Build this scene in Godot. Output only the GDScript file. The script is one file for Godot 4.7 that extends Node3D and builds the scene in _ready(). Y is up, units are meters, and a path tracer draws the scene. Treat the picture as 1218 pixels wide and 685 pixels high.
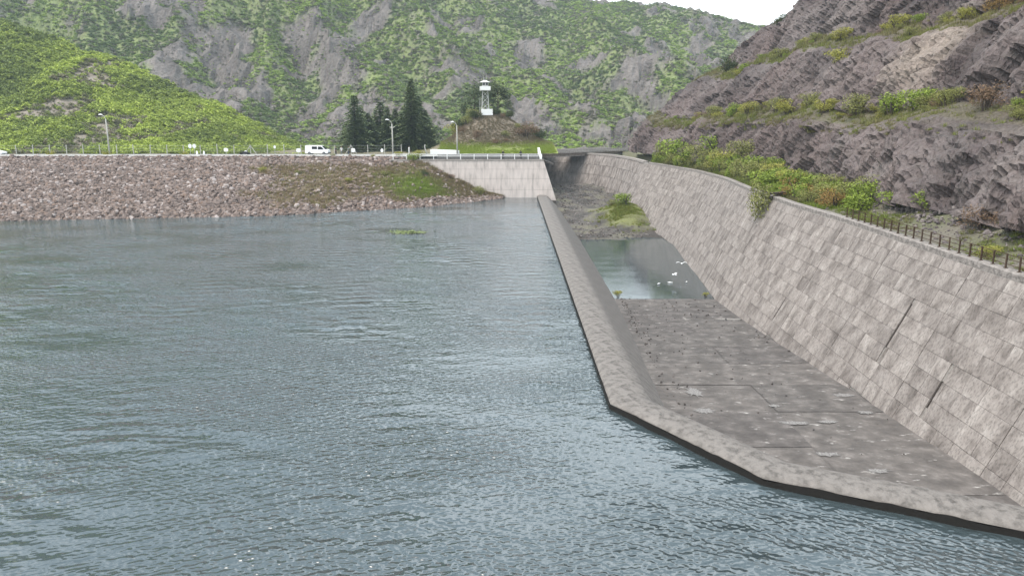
extends Node3D
# A reservoir with its side-channel spillway, an embankment dam and mountains behind. Metres, y up, water level at y = 0.

var rng := RandomNumberGenerator.new()
var M := {}
var used := {}
var n_low := FastNoiseLite.new()
var n_mid := FastNoiseLite.new()
var n_ridge := FastNoiseLite.new()
var n_cell := FastNoiseLite.new()
var n_cell2 := FastNoiseLite.new()
var n_crack := FastNoiseLite.new()

# ------------------------------------------------------------------ mesh builder
class MB:
	var v := PackedVector3Array()
	var c := PackedColorArray()
	var uv := PackedVector2Array()
	var uv2 := PackedVector2Array()
	var col := Color(1, 1, 1)
	var want_uv := false
	func tri(a: Vector3, b: Vector3, d: Vector3) -> void:
		# a, b, d run counter-clockwise seen from outside
		v.push_back(a); v.push_back(d); v.push_back(b)
		c.push_back(col); c.push_back(col); c.push_back(col)
	func quad(a: Vector3, b: Vector3, d: Vector3, e: Vector3) -> void:
		tri(a, b, d)
		tri(a, d, e)
	func quad_uv(a: Vector3, b: Vector3, d: Vector3, e: Vector3, ua: Vector2, ub: Vector2, ud: Vector2, ue: Vector2) -> void:
		tri(a, b, d)
		tri(a, d, e)
		for q in [ua, ud, ub, ua, ue, ud]:
			uv.push_back(q)
			uv2.push_back(q)
	func box(o: Vector3, s: Vector3, b := Basis()) -> void:
		var x := b.x * s.x * 0.5
		var y := b.y * s.y * 0.5
		var z := b.z * s.z * 0.5
		var p := [o - x - y + z, o + x - y + z, o + x + y + z, o - x + y + z, o - x - y - z, o + x - y - z, o + x + y - z, o - x + y - z]
		for f in [[0, 1, 2, 3], [5, 4, 7, 6], [1, 5, 6, 2], [4, 0, 3, 7], [3, 2, 6, 7], [4, 5, 1, 0]]:
			quad(p[f[0]], p[f[1]], p[f[2]], p[f[3]])
	func tube(pts: Array, rad: Array, sides := 7, cap := true) -> void:
		var rings := []
		for i in pts.size():
			var t: Vector3 = (pts[mini(i + 1, pts.size() - 1)] - pts[maxi(i - 1, 0)]).normalized()
			var a := t.cross(Vector3(0.31, 0.17, 0.93)).normalized()
			if a.length() < 0.5:
				a = t.cross(Vector3.UP).normalized()
			var b := t.cross(a)
			var ring := []
			for k in sides:
				var w := TAU * k / sides
				ring.push_back(pts[i] + (a * cos(w) + b * sin(w)) * rad[i])
			rings.push_back(ring)
		for i in rings.size() - 1:
			for k in sides:
				var k2 := (k + 1) % sides
				quad(rings[i][k], rings[i][k2], rings[i + 1][k2], rings[i + 1][k])
		if cap:
			for k in range(1, sides - 1):
				tri(rings[0][0], rings[0][k + 1], rings[0][k])
				var e: Array = rings[-1]
				tri(e[0], e[k], e[k + 1])
	func lathe(o: Vector3, axis: Vector3, prof: Array, sides := 16) -> void:
		# prof: Vector2(distance along the axis, radius)
		var pts := []
		var rad := []
		for p in prof:
			pts.push_back(o + axis * p.x)
			rad.push_back(maxf(p.y, 0.001))
		tube(pts, rad, sides)
	func extrude(poly: PackedVector2Array, half: float, inset: float, o: Vector3, bx: Vector3, bz: Vector3) -> void:
		# side outline in the plane bx / up, drawn out along bz with rounded shoulders
		var mid := Vector2.ZERO
		for p in poly:
			mid += p
		mid /= poly.size()
		var rings := []
		for l in [[-half, inset], [-half + inset * 0.9, 0.0], [half - inset * 0.9, 0.0], [half, inset]]:
			var ring := []
			for p in poly:
				var q: Vector2 = p + (mid - p).normalized() * l[1]
				ring.push_back(o + bx * q.x + Vector3.UP * q.y + bz * l[0])
			rings.push_back(ring)
		var n := poly.size()
		for r in 3:
			for k in n:
				var k2 := (k + 1) % n
				quad(rings[r][k], rings[r][k2], rings[r + 1][k2], rings[r + 1][k])
		var t := Geometry2D.triangulate_polygon(poly)
		for i in range(0, t.size(), 3):
			tri(rings[0][t[i]], rings[0][t[i + 1]], rings[0][t[i + 2]])
			tri(rings[3][t[i]], rings[3][t[i + 2]], rings[3][t[i + 1]])
	func mesh(smooth := false) -> ArrayMesh:
		var a := []
		a.resize(Mesh.ARRAY_MAX)
		a[Mesh.ARRAY_VERTEX] = v
		a[Mesh.ARRAY_COLOR] = c
		if uv.size() == v.size():
			a[Mesh.ARRAY_TEX_UV] = uv
			a[Mesh.ARRAY_TEX_UV2] = uv2
		if smooth:
			var st := SurfaceTool.new()
			st.create_from_arrays(a)
			st.index()
			st.generate_normals()
			return st.commit()
		var m := ArrayMesh.new()
		m.add_surface_from_arrays(Mesh.PRIMITIVE_TRIANGLES, a)
		return m

# a sheet of (nu + 1) x (nv + 1) points
func sheet(nu: int, nv: int, at: Callable, flip := false, tint = null, uvf = null, flat := false) -> ArrayMesh:
	var p := PackedVector3Array()
	var c := PackedColorArray()
	var uv := PackedVector2Array()
	var uv2 := PackedVector2Array()
	var w := nv + 1
	p.resize((nu + 1) * w)
	for i in nu + 1:
		for j in w:
			p[i * w + j] = at.call(i, j)
	if tint != null:
		c.resize(p.size())
		for i in nu + 1:
			for j in w:
				c[i * w + j] = tint.call(i, j, p[i * w + j])
	if uvf != null:
		uv.resize(p.size())
		for i in nu + 1:
			for j in w:
				uv[i * w + j] = uvf.call(i, j, p[i * w + j])
		uv2 = uv.duplicate()
	var idx := PackedInt32Array()
	idx.resize(nu * nv * 6)
	var k := 0
	for i in nu:
		for j in nv:
			var a := i * w + j
			var b := a + w
			var order := [a, b + 1, b, a, a + 1, b + 1] if not flip else [a, b, b + 1, a, b + 1, a + 1]
			for q in 6:
				idx[k + q] = order[q]
			k += 6
	var arr := []
	arr.resize(Mesh.ARRAY_MAX)
	arr[Mesh.ARRAY_VERTEX] = p
	arr[Mesh.ARRAY_INDEX] = idx
	if c.size():
		arr[Mesh.ARRAY_COLOR] = c
	if uv.size():
		arr[Mesh.ARRAY_TEX_UV] = uv
		arr[Mesh.ARRAY_TEX_UV2] = uv2
	if not flat:
		var n := PackedVector3Array()
		n.resize(p.size())
		for i in nu + 1:
			for j in w:
				var du := p[mini(i + 1, nu) * w + j] - p[maxi(i - 1, 0) * w + j]
				var dv := p[i * w + mini(j + 1, nv)] - p[i * w + maxi(j - 1, 0)]
				var q := du.cross(dv).normalized()
				n[i * w + j] = -q if flip else q
		arr[Mesh.ARRAY_NORMAL] = n
	var m := ArrayMesh.new()
	m.add_surface_from_arrays(Mesh.PRIMITIVE_TRIANGLES, arr)
	return m

# ------------------------------------------------------------------ nodes
func numbered(called: String) -> String:
	var k: int = used.get(called, -1) + 1
	used[called] = k
	return called if k == 0 else "%s_%03d" % [called, k]

func thing(called: String, label: String, category: String, at := Vector3.ZERO, turn := 0.0, group := "") -> Node3D:
	var o := Node3D.new()
	o.name = numbered(called)
	add_child(o)
	o.position = at
	o.rotation.y = turn
	tag(o, label, category, group)
	return o

func tag(o: Node, label: String, category: String, group := "") -> void:
	o.set_meta("label", label)
	o.set_meta("category", category)
	if group:
		o.set_meta("group", group)

func part(called: String, m: Mesh, material: Material, parent: Node) -> MeshInstance3D:
	var o := MeshInstance3D.new()
	o.name = called
	o.mesh = m
	o.material_override = material
	parent.add_child(o, true)
	return o

func solid(called: String, m: Mesh, material: Material, kind: String) -> MeshInstance3D:
	var o := MeshInstance3D.new()
	o.name = numbered(called)
	o.mesh = m
	o.material_override = material
	add_child(o)
	o.set_meta("kind", kind)
	return o

func copy_of(o: Node3D, at: Vector3, turn: float, size := 1.0, label := "", group := "") -> Node3D:
	var r: Node3D = o.duplicate()
	r.name = numbered(str(o.get_meta("called")))
	add_child(r)
	r.position = at
	r.rotation.y = turn
	r.scale = Vector3.ONE * size
	if label:
		r.set_meta("label", label)
	if group:
		r.set_meta("group", group)
	return r

func many(called: String, m: Mesh, material: Material, where: Array, tints: Array, label: String, category: String) -> MultiMeshInstance3D:
	var mm := MultiMesh.new()
	mm.transform_format = MultiMesh.TRANSFORM_3D
	mm.use_colors = tints.size() > 0
	mm.mesh = m
	mm.instance_count = where.size()
	for i in where.size():
		mm.set_instance_transform(i, where[i])
		if tints.size():
			mm.set_instance_color(i, tints[i])
	var o := MultiMeshInstance3D.new()
	o.name = numbered(called)
	o.multimesh = mm
	o.material_override = material
	add_child(o)
	o.set_meta("kind", "stuff")
	if label:
		tag(o, label, category)
	return o

# ------------------------------------------------------------------ materials
func lin(r: float, g: float, b: float) -> Color:
	return Color(r, g, b).linear_to_srgb()

func noise_tex(size: int, freq: float, ramp: Array, kind := FastNoiseLite.TYPE_SIMPLEX_SMOOTH, oct := 4, sd := 1, fractal := FastNoiseLite.FRACTAL_FBM) -> NoiseTexture2D:
	var n := FastNoiseLite.new()
	n.seed = sd
	n.noise_type = kind
	n.frequency = freq
	n.fractal_type = fractal
	n.fractal_octaves = oct
	n.fractal_gain = 0.64 if oct >= 7 else 0.5
	var t := NoiseTexture2D.new()
	t.width = size
	t.height = size
	t.seamless = true
	t.noise = n
	if ramp.size():
		var g := Gradient.new()
		var offs := PackedFloat32Array()
		var cols := PackedColorArray()
		for r in ramp:
			offs.push_back(r[0])
			cols.push_back(r[1])
		g.offsets = offs
		g.colors = cols
		t.color_ramp = g
	return t

func grey(x: float) -> Color:
	return Color(x, x, x).linear_to_srgb()

func mat(color: Color, rough := 0.85, spec := 0.4) -> StandardMaterial3D:
	var m := StandardMaterial3D.new()
	m.albedo_color = color
	m.roughness = rough
	m.metallic_specular = spec
	return m

func tri_mat(color: Color, tex: Texture2D, scale: float, rough := 0.9, bump: Texture2D = null, bump_cm := 0.0, vertex := false) -> StandardMaterial3D:
	var m := mat(color, rough, 0.3)
	m.albedo_texture = tex
	m.uv1_triplanar = true
	m.uv1_world_triplanar = true
	m.uv1_scale = Vector3.ONE * scale
	m.vertex_color_use_as_albedo = vertex
	if bump:
		m.heightmap_enabled = true
		m.heightmap_texture = bump
		m.heightmap_scale = bump_cm
	return m

func ripples(size: int, metres: float) -> ImageTexture:
	# wind ripples as a sum of waves that all fit the tile, fine and coarse ones in their own gust patches, stored as a normal map
	rng.seed = 55
	var h := PackedFloat32Array()
	h.resize(size * size)
	for band in 2:
		var b := PackedFloat32Array()
		b.resize(size * size)
		for k in (26 if band == 0 else 16):
			var l := 0.16 * pow(3.6, rng.randf()) if band == 0 else 0.55 * pow(3.4, rng.randf())
			var a := deg_to_rad(80.0 + rng.randfn() * (46.0 if band == 0 else 30.0))
			var kx := roundf(cos(a) * metres / l)
			var ky := roundf(sin(a) * metres / l)
			var amp := (0.058 if band == 0 else 0.032) / (TAU * maxf(Vector2(kx, ky).length(), 1.0) / metres)
			var ph := rng.randf() * TAU
			var sx := PackedFloat32Array()
			var cx := PackedFloat32Array()
			for x in size:
				sx.push_back(amp * sin(TAU * kx * x / size))
				cx.push_back(amp * cos(TAU * kx * x / size))
			for y in size:
				var sy := sin(TAU * ky * y / size + ph)
				var cy := cos(TAU * ky * y / size + ph)
				var o := y * size
				for x in size:
					b[o + x] += sx[x] * cy + cx[x] * sy
		# gusts
		var g := []
		for k in 4:
			g.push_back([rng.randi_range(-2, 2), rng.randi_range(1, 3), rng.randf() * TAU])
		for y in size:
			for x in size:
				var e := 0.0
				for q in g:
					e += sin(TAU * (q[0] * x + q[1] * y) / size + q[2])
				h[y * size + x] += b[y * size + x] * clampf((0.95 if band == 0 else 0.7) + e * 0.24, 0.35, 1.45)
	var img := Image.create_empty(size, size, false, Image.FORMAT_RGBF)
	var inv := size / metres * 0.5
	for y in size:
		var y0 := ((y + size - 1) % size) * size
		var y1 := ((y + 1) % size) * size
		for x in size:
			var gx := (h[y * size + (x + 1) % size] - h[y * size + (x + size - 1) % size]) * inv
			var gy := (h[y1 + x] - h[y0 + x]) * inv
			var n := Vector3(-gx, gy, 1.0).normalized()
			img.set_pixel(x, y, Color(n.x * 0.5 + 0.5, n.y * 0.5 + 0.5, n.z * 0.5 + 0.5))
	return ImageTexture.create_from_image(img)

func materials() -> void:
	var mottle := noise_tex(1024, 0.012, [[0.0, grey(0.55)], [0.35, grey(0.78)], [0.6, grey(1.0)], [1.0, grey(0.9)]], FastNoiseLite.TYPE_SIMPLEX_SMOOTH, 6, 11)
	var grit := noise_tex(512, 0.05, [], FastNoiseLite.TYPE_SIMPLEX, 5, 12)
	M.mottle = mottle
	M.grit = grit
	# wall panels: streaks down the slope
	var streak := noise_tex(1024, 0.006, [[0.0, Color(0.42, 0.395, 0.382)], [0.3, Color(0.52, 0.495, 0.478)], [0.5, Color(0.60, 0.575, 0.557)], [0.7, Color(0.645, 0.622, 0.603)], [1.0, Color(0.75, 0.73, 0.71)]], FastNoiseLite.TYPE_SIMPLEX_SMOOTH, 8, 13)
	var fine := noise_tex(1024, 0.02, [[0.0, grey(0.5)], [0.32, grey(0.74)], [0.5, grey(0.95)], [1.0, grey(1.0)]], FastNoiseLite.TYPE_SIMPLEX, 7, 14)
	M.panel = []
	for k in 5:
		var m := mat(lin([0.80, 0.85, 0.71, 0.825, 0.76][k], [0.775, 0.825, 0.685, 0.80, 0.737][k], [0.765, 0.815, 0.677, 0.79, 0.73][k]), 0.92, 0.3)
		m.albedo_texture = streak
		m.uv1_scale = Vector3(0.09, 0.05, 1)
		m.uv1_offset = Vector3(0.23 * k, 0.37 * k, 0)
		m.detail_enabled = true
		m.detail_albedo = fine
		m.detail_blend_mode = BaseMaterial3D.BLEND_MODE_MUL
		m.detail_uv_layer = BaseMaterial3D.DETAIL_UV_2
		m.uv2_scale = Vector3(0.23, 0.13, 1)
		m.heightmap_enabled = true
		m.heightmap_texture = grit
		m.heightmap_scale = 0.8
		M.panel.push_back(m)
	M.mortar = tri_mat(lin(0.25, 0.232, 0.215), mottle, 0.3)
	M.concrete = tri_mat(lin(0.36, 0.325, 0.30), mottle, 0.13, 0.92, grit, 2.5)
	M.crest = tri_mat(lin(0.205, 0.186, 0.172), noise_tex(1024, 0.006, [[0.0, grey(0.35)], [0.3, grey(0.62)], [0.5, grey(0.88)], [0.7, grey(1.0)], [1.0, grey(1.3)]], FastNoiseLite.TYPE_SIMPLEX, 8, 15), 0.23, 0.92, grit, 3.0)
	M.slot_shade = tri_mat(lin(0.035, 0.028, 0.024), mottle, 0.8)  # near-black brown: the shade of deep slots put into the colour
	M.coping = tri_mat(lin(0.30, 0.27, 0.25), noise_tex(1024, 0.01, [[0.0, grey(0.4)], [0.4, grey(0.72)], [0.65, grey(1.0)], [1.0, grey(1.2)]], FastNoiseLite.TYPE_SIMPLEX, 7, 29), 0.18, 0.92, grit, 3.0)
	M.crust = tri_mat(lin(0.25, 0.235, 0.225), noise_tex(512, 0.02, [[0.0, grey(0.45)], [0.45, grey(0.75)], [0.6, grey(1.0)], [1.0, grey(1.2)]], FastNoiseLite.TYPE_SIMPLEX, 6, 30), 0.7)
	M.algae = tri_mat(lin(0.018, 0.016, 0.014), mottle, 0.5, 0.6)
	M.slab = []
	var stain := noise_tex(1024, 0.007, [[0.0, Color(0.33, 0.312, 0.302)], [0.4, Color(0.39, 0.37, 0.358)], [0.6, Color(0.425, 0.403, 0.39)], [1.0, Color(0.53, 0.505, 0.49)]], FastNoiseLite.TYPE_SIMPLEX, 8, 16)
	var crust := noise_tex(1024, 0.008, [[0.0, Color(0.75, 0.73, 0.71, 0.0)], [0.76, Color(0.75, 0.73, 0.71, 0.0)], [0.83, Color(0.75, 0.73, 0.71, 0.3)], [0.95, Color(0.82, 0.8, 0.78, 0.7)]], FastNoiseLite.TYPE_SIMPLEX, 8, 26)
	for k in 3:
		var m := tri_mat(lin([0.77, 0.83, 0.71][k], [0.765, 0.82, 0.70][k], [0.76, 0.81, 0.70][k]), stain, 0.07, 0.8, grit, 3.0)
		m.uv1_offset = Vector3(0.3 * k, 0.2 * k, 0.45 * k)
		m.detail_enabled = true
		m.detail_albedo = crust
		m.detail_uv_layer = BaseMaterial3D.DETAIL_UV_2
		m.uv2_scale = Vector3(0.055, 0.16, 1)
		m.uv2_offset = Vector3(0.17 * k, 0.31 * k, 0)
		M.slab.push_back(m)
	M.white_wall = tri_mat(lin(0.66, 0.585, 0.545), noise_tex(512, 0.012, [[0.0, grey(0.62)], [0.4, grey(0.85)], [1.0, grey(1.0)]], FastNoiseLite.TYPE_SIMPLEX, 5, 17), 0.09)
	M.white_wall.uv1_scale = Vector3(0.16, 0.035, 0.16)
	M.wall_joint = tri_mat(lin(0.14, 0.13, 0.12), mottle, 0.3)
	M.stone = tri_mat(Color(1, 1, 1), mottle, 0.4, 0.9, grit, 4.0, true)
	M.rock = tri_mat(Color(1, 1, 1), noise_tex(1024, 0.02, [[0.0, grey(0.35)], [0.35, grey(0.72)], [0.6, grey(0.95)], [1.0, grey(1.3)]], FastNoiseLite.TYPE_SIMPLEX, 8, 18), 0.10, 0.9, noise_tex(1024, 0.012, [], FastNoiseLite.TYPE_SIMPLEX, 6, 19, FastNoiseLite.FRACTAL_RIDGED), 20.0, true)
	M.rock.uv1_scale = Vector3(0.11, 0.07, 0.11)
	M.soil = tri_mat(Color(1, 1, 1), noise_tex(1024, 0.03, [[0.0, grey(0.55)], [0.5, grey(0.9)], [1.0, grey(1.1)]], FastNoiseLite.TYPE_SIMPLEX, 6, 20), 0.1, 0.95, grit, 6.0, true)
	M.hill = tri_mat(Color(1, 1, 1), noise_tex(1024, 0.03, [[0.0, grey(0.5)], [0.5, grey(0.85)], [1.0, grey(1.1)]], FastNoiseLite.TYPE_SIMPLEX, 6, 21), 0.02, 0.95, noise_tex(1024, 0.02, [], FastNoiseLite.TYPE_SIMPLEX, 6, 22), 60.0, true)
	M.asphalt = tri_mat(lin(0.16, 0.155, 0.15), mottle, 0.2)
	M.kerb = mat(lin(0.78, 0.76, 0.72), 0.9)
	var leaf := mat(Color(1, 1, 1), 0.75, 0.25)
	leaf.vertex_color_use_as_albedo = true
	leaf.backlight_enabled = true
	leaf.backlight = Color(0.35, 0.4, 0.2)
	M.leaf = leaf
	M.bark = mat(lin(0.07, 0.055, 0.045), 0.95)
	M.paint = mat(Color(1, 1, 1), 0.7)
	M.paint.vertex_color_use_as_albedo = true
	M.white = mat(lin(0.78, 0.78, 0.77), 0.6)
	M.car_white = mat(lin(0.8, 0.8, 0.8), 0.35, 0.5)
	M.car_white.clearcoat_enabled = true
	M.glass = mat(lin(0.015, 0.018, 0.02), 0.08, 0.5)
	M.rubber = mat(lin(0.02, 0.02, 0.02), 0.85)
	M.black = mat(lin(0.025, 0.025, 0.028), 0.6)
	M.rim = mat(lin(0.45, 0.45, 0.46), 0.4, 0.5)
	M.rust = tri_mat(lin(0.075, 0.05, 0.035), mottle, 1.0)
	M.galv = mat(lin(0.42, 0.42, 0.40), 0.6)
	M.pale_post = tri_mat(lin(0.46, 0.45, 0.40), mottle, 0.7)
	M.lamp_lens = mat(lin(0.8, 0.8, 0.78), 0.3)
	M.mud = tri_mat(Color(1, 1, 1), mottle, 0.2, 0.7, grit, 8.0, true)
	# water
	var w := mat(lin(0.040, 0.055, 0.060), 0.06, 0.7)
	var nt := ripples(1024, 29.0)
	w.normal_enabled = true
	w.normal_texture = nt
	w.normal_scale = 1.0
	w.uv1_scale = Vector3(1.0 / 29.0, 1.0 / 29.0, 1)
	M.water = w
	var p: StandardMaterial3D = w.duplicate()
	p.normal_scale = 0.07
	p.uv1_scale = Vector3(1.0 / 11.0, 1.0 / 11.0, 1)
	M.pool = p

# ------------------------------------------------------------------ shapes of the land
func table(t: Array, x: float) -> float:
	# t: [[x, y], ...] rising in x, smooth between the points
	if x <= t[0][0]:
		return t[0][1]
	for i in t.size() - 1:
		if x <= t[i + 1][0]:
			var f: float = (x - t[i][0]) / (t[i + 1][0] - t[i][0])
			return lerpf(t[i][1], t[i + 1][1], f * f * (3.0 - 2.0 * f) * 0.35 + f * 0.65)
	return t[-1][1]

const BASE_X := [[-20.0, 20.3], [46.0, 20.4], [60.0, 20.4], [77.0, 20.6], [95.0, 22.0], [113.0, 23.6], [126.0, 23.7], [138.0, 22.7], [150.0, 21.6]]
const TOP_X := [[-20.0, 24.0], [36.0, 24.2], [60.0, 25.5], [70.0, 25.6], [84.0, 26.5], [107.0, 28.8], [122.0, 29.0], [138.0, 27.4], [151.0, 25.6]]
const TOP_Y := 7.3

func floor_y(d: float) -> float:
	return table([[20.0, -0.15], [28.0, -0.55], [76.0, -3.0], [80.0, -3.5], [114.0, -3.6], [120.0, -3.05], [150.0, -1.6], [185.0, 0.1], [230.0, 0.4]], d)

func wall_at(d: float, y: float, out := 0.0) -> Vector3:
	var f := floor_y(d)
	var xb := table(BASE_X, d)
	var xt := table(TOP_X, d)
	var k := (y - f) / (TOP_Y - f)
	var slope := (xt - xb) / (TOP_Y - f)
	var n := Vector2(-1.0, slope).normalized()
	return Vector3(lerpf(xb, xt, k) + n.x * out, y + n.y * out, -d)

func shore_d(x: float) -> float:
	return table([[-200.0, 116.0], [-78.0, 117.5], [-38.0, 124.0], [-25.6, 131.7], [-16.0, 137.2], [-8.0, 146.0], [-1.5, 154.6], [4.0, 156.0]], x)

func bank_top(x: float) -> float:
	return table([[-22.0, 7.9], [-17.5, 7.0], [-11.0, 3.6], [-6.0, 1.2], [-2.0, 0.1], [4.0, -0.6]], x)

func bank_y(x: float, d: float) -> float:
	var s := shore_d(x)
	var e := 157.6 if x < -20.0 else 154.7
	if s > e - 0.6:
		return -1.0
	var t := (d - s) / (e - s)
	return bank_top(x) * t if t < 1.0 else bank_top(x)

const CLIFF_R := 36.0
const CLIFF_S := 172.0
const CLIFF_X := 27.0
func cliff_x(d: float) -> float:
	return table([[-30.0, 27.5], [40.0, 28.2], [55.0, 29.8], [75.0, 31.0], [100.0, 31.8], [125.0, 30.6], [150.0, 28.2], [172.0, 27.0]], d)

func cliff_path(s: float, o: float) -> Vector3:
	if s <= CLIFF_S:
		return Vector3(cliff_x(s) + o, 0, -s)
	var a := (s - CLIFF_S) / CLIFF_R
	var r := maxf(CLIFF_R - o, 0.4)
	return Vector3(CLIFF_X + CLIFF_R - r * cos(a), 0, -CLIFF_S - r * sin(a))

func cliff_in(s: float) -> Vector3:
	if s <= CLIFF_S:
		return Vector3(1, 0, 0)
	var a := (s - CLIFF_S) / CLIFF_R
	return Vector3(cos(a), 0, sin(a))

func ridge_y(x: float) -> float:
	return table([[-700.0, 330.0], [-370.0, 250.0], [-200.0, 195.0], [-100.0, 158.0], [0.0, 114.0], [34.0, 99.0], [60.0, 95.0], [103.0, 95.0], [131.0, 89.5], [170.0, 80.0], [260.0, 58.0], [450.0, 36.0]], x)

func mountain_y(x: float, d: float) -> float:
	var t := (d - 250.0) / 310.0
	var r := ridge_y(x)
	var y: float
	if t < 0.0:
		y = t * 60.0
	elif t < 1.0:
		y = r * (t * 0.75 + t * t * (3.0 - 2.0 * t) * 0.25)
	else:
		y = r - (t - 1.0) * 60.0
	var env := clampf(t * 3.0, 0.0, 1.0) * clampf((1.0 - t) * 2.0, 0.1, 1.0)
	var skew := x + d * 0.35
	y += n_ridge.get_noise_2d(skew, d * 0.45) * 22.0 * env - 9.0 * env
	y += n_low.get_noise_2d(x * 2.2, d * 1.6) * 9.0 * env
	y += n_mid.get_noise_2d(x * 0.9, d * 0.9) * 3.2 * clampf(t * 4.0, 0.0, 1.0)
	return y

func left_hill_y(x: float, d: float) -> float:
	var rx := -x
	var hr := table([[30.0, -6.0], [52.0, 3.0], [62.0, 8.5], [90.0, 20.5], [130.0, 36.0], [174.0, 49.0], [240.0, 68.0], [400.0, 110.0]], rx)
	var rd := 228.0 + (rx - 60.0) * 0.32
	var t := (d - 174.0) / (rd - 174.0)
	var y: float
	if t < 0.0:
		y = 7.4 + t * 2.0
	elif t < 1.0:
		y = lerpf(7.0, hr, t * 0.8 + 0.2 * t * t * (3.0 - 2.0 * t))
	else:
		y = hr - (t - 1.0) * 45.0
	y += (n_mid.get_noise_2d(x * 1.6, d * 1.6) * 1.3 + n_low.get_noise_2d(x * 3.0, d * 3.0) * 1.0) * clampf(t * 3.0, 0.0, 1.0) * clampf(rx * 0.02 - 0.7, 0.05, 1.0)
	return y

# a pixel of the photograph as a direction; the land below decides the distance
func towards(u: float, v: float) -> Vector3:
	var q := Vector3(u - 609.0, 342.5 - v, -920.0)
	return q.rotated(Vector3.RIGHT, -atan(194.5 / 920.0)).normalized()

func on_land(u: float, v: float, f: Callable, from: float) -> Vector3:
	var r := towards(u, v)
	var t := from
	for i in 600:
		var p := Vector3(0, 14.3, 0) + r * t
		if p.y < f.call(p.x, -p.z):
			return p
		t += 1.5
	return Vector3(0, 14.3, 0) + r * t

# ------------------------------------------------------------------ plants
func leaf_cloud(mb: MB, o: Vector3, r: Vector3, count: int, size: float, c0: Color, c1: Color, hollow := 0.45) -> void:
	for i in count:
		var dir := Vector3(rng.randfn(), rng.randfn(), rng.randfn()).normalized()
		var q := o + dir * r * lerpf(hollow, 1.0, pow(rng.randf(), 0.6)) * rng.randf_range(0.85, 1.12)
		var a := Vector3(rng.randfn(), rng.randfn() * 0.6, rng.randfn()).normalized()
		var b := a.cross((dir + Vector3(rng.randfn(), rng.randfn(), rng.randfn()) * 0.5).normalized()).normalized()
		var s := size * rng.randf_range(0.6, 1.35)
		mb.col = c0.lerp(c1, rng.randf())
		mb.quad(q - a * s * 0.9, q - b * s * 0.42 + a * s * 0.1, q + a * s, q + b * s * 0.42 + a * s * 0.1)

func shrub_mesh(height: float, width: float, lobes: int, leaves: int, size: float, c0: Color, c1: Color) -> ArrayMesh:
	var mb := MB.new()
	for k in lobes:
		var a := rng.randf() * TAU
		var rr := width * 0.5 * sqrt(rng.randf()) * 0.72
		var h := height * rng.randf_range(0.3, 0.78)
		var lr := Vector3(width * rng.randf_range(0.2, 0.32), height * rng.randf_range(0.17, 0.27), width * rng.randf_range(0.2, 0.32))
		leaf_cloud(mb, Vector3(cos(a) * rr, h, sin(a) * rr), lr, leaves / lobes, size, c0, c1)
	return mb.mesh()

func stem_mesh(height: float, width: float, stems: int, r: float) -> ArrayMesh:
	var mb := MB.new()
	for k in stems:
		var a := rng.randf() * TAU
		var w := width * rng.randf_range(0.12, 0.4)
		var top := Vector3(cos(a) * w, height * rng.randf_range(0.5, 0.85), sin(a) * w)
		mb.tube([Vector3(cos(a) * w * 0.1, -0.25, sin(a) * w * 0.1), top * 0.5 + Vector3(rng.randfn(), 0, rng.randfn()) * 0.06, top], [r, r * 0.7, r * 0.25], 5)
	return mb.mesh()

func make_shrub(called: String, label: String, category: String, height: float, width: float, lobes: int, leaves: int, size: float, c0: Color, c1: Color, group: String) -> Node3D:
	var t := Node3D.new()
	t.set_meta("called", called)
	tag(t, label, category, group)
	part("foliage", shrub_mesh(height, width, lobes, leaves, size, c0, c1), M.leaf, t)
	part("stem", stem_mesh(height, width, 6, 0.045), M.bark, t)
	return t

func make_conifer(h: float, r: float, sd: int) -> Node3D:
	rng.seed = sd
	var t := Node3D.new()
	t.set_meta("called", "conifer_tree")
	var tr := MB.new()
	tr.tube([Vector3(0, -0.4, 0), Vector3(0, h * 0.5, 0.05), Vector3(0, h * 0.97, 0)], [0.28, 0.17, 0.03], 8)
	part("trunk", tr.mesh(true), M.bark, t)
	var mb := MB.new()
	var whorls := int(h * 2.4)
	for w in whorls:
		var f := 0.07 + 0.93 * w / whorls
		var y := h * f
		var reach := r * pow(1.0 - f, 0.95) * rng.randf_range(0.62, 1.18) + 0.12
		var nb := 8 if f < 0.7 else 6
		for k in nb:
			var a := TAU * (k + rng.randf() * 0.8) / nb + w * 0.7
			var out := Vector3(cos(a), 0, sin(a))
			var side := Vector3(-sin(a), 0, cos(a))
			var len := reach * rng.randf_range(0.6, 1.15)
			var steps := maxi(2, int(len / 0.38))
			for s in steps:
				var q := float(s + 1) / steps
				var p := Vector3(0, y, 0) + out * len * q + Vector3.UP * (len * (0.12 * q - 0.38 * q * q))
				var g := 0.46 * (1.15 - q * 0.5)
				mb.col = Color(0.095, 0.13, 0.07).lerp(Color(0.20, 0.235, 0.12), rng.randf())
				for e in [-1.0, 1.0]:
					var tip: Vector3 = p + side * e * g * rng.randf_range(0.8, 1.4) + out * 0.25 + Vector3.UP * rng.randf_range(-0.25, 0.08)
					mb.quad(p - out * 0.3, p + Vector3.DOWN * 0.2, tip, p + out * 0.22 + Vector3.UP * 0.08)
	part("crown", mb.mesh(), M.leaf, t)
	return t

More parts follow.
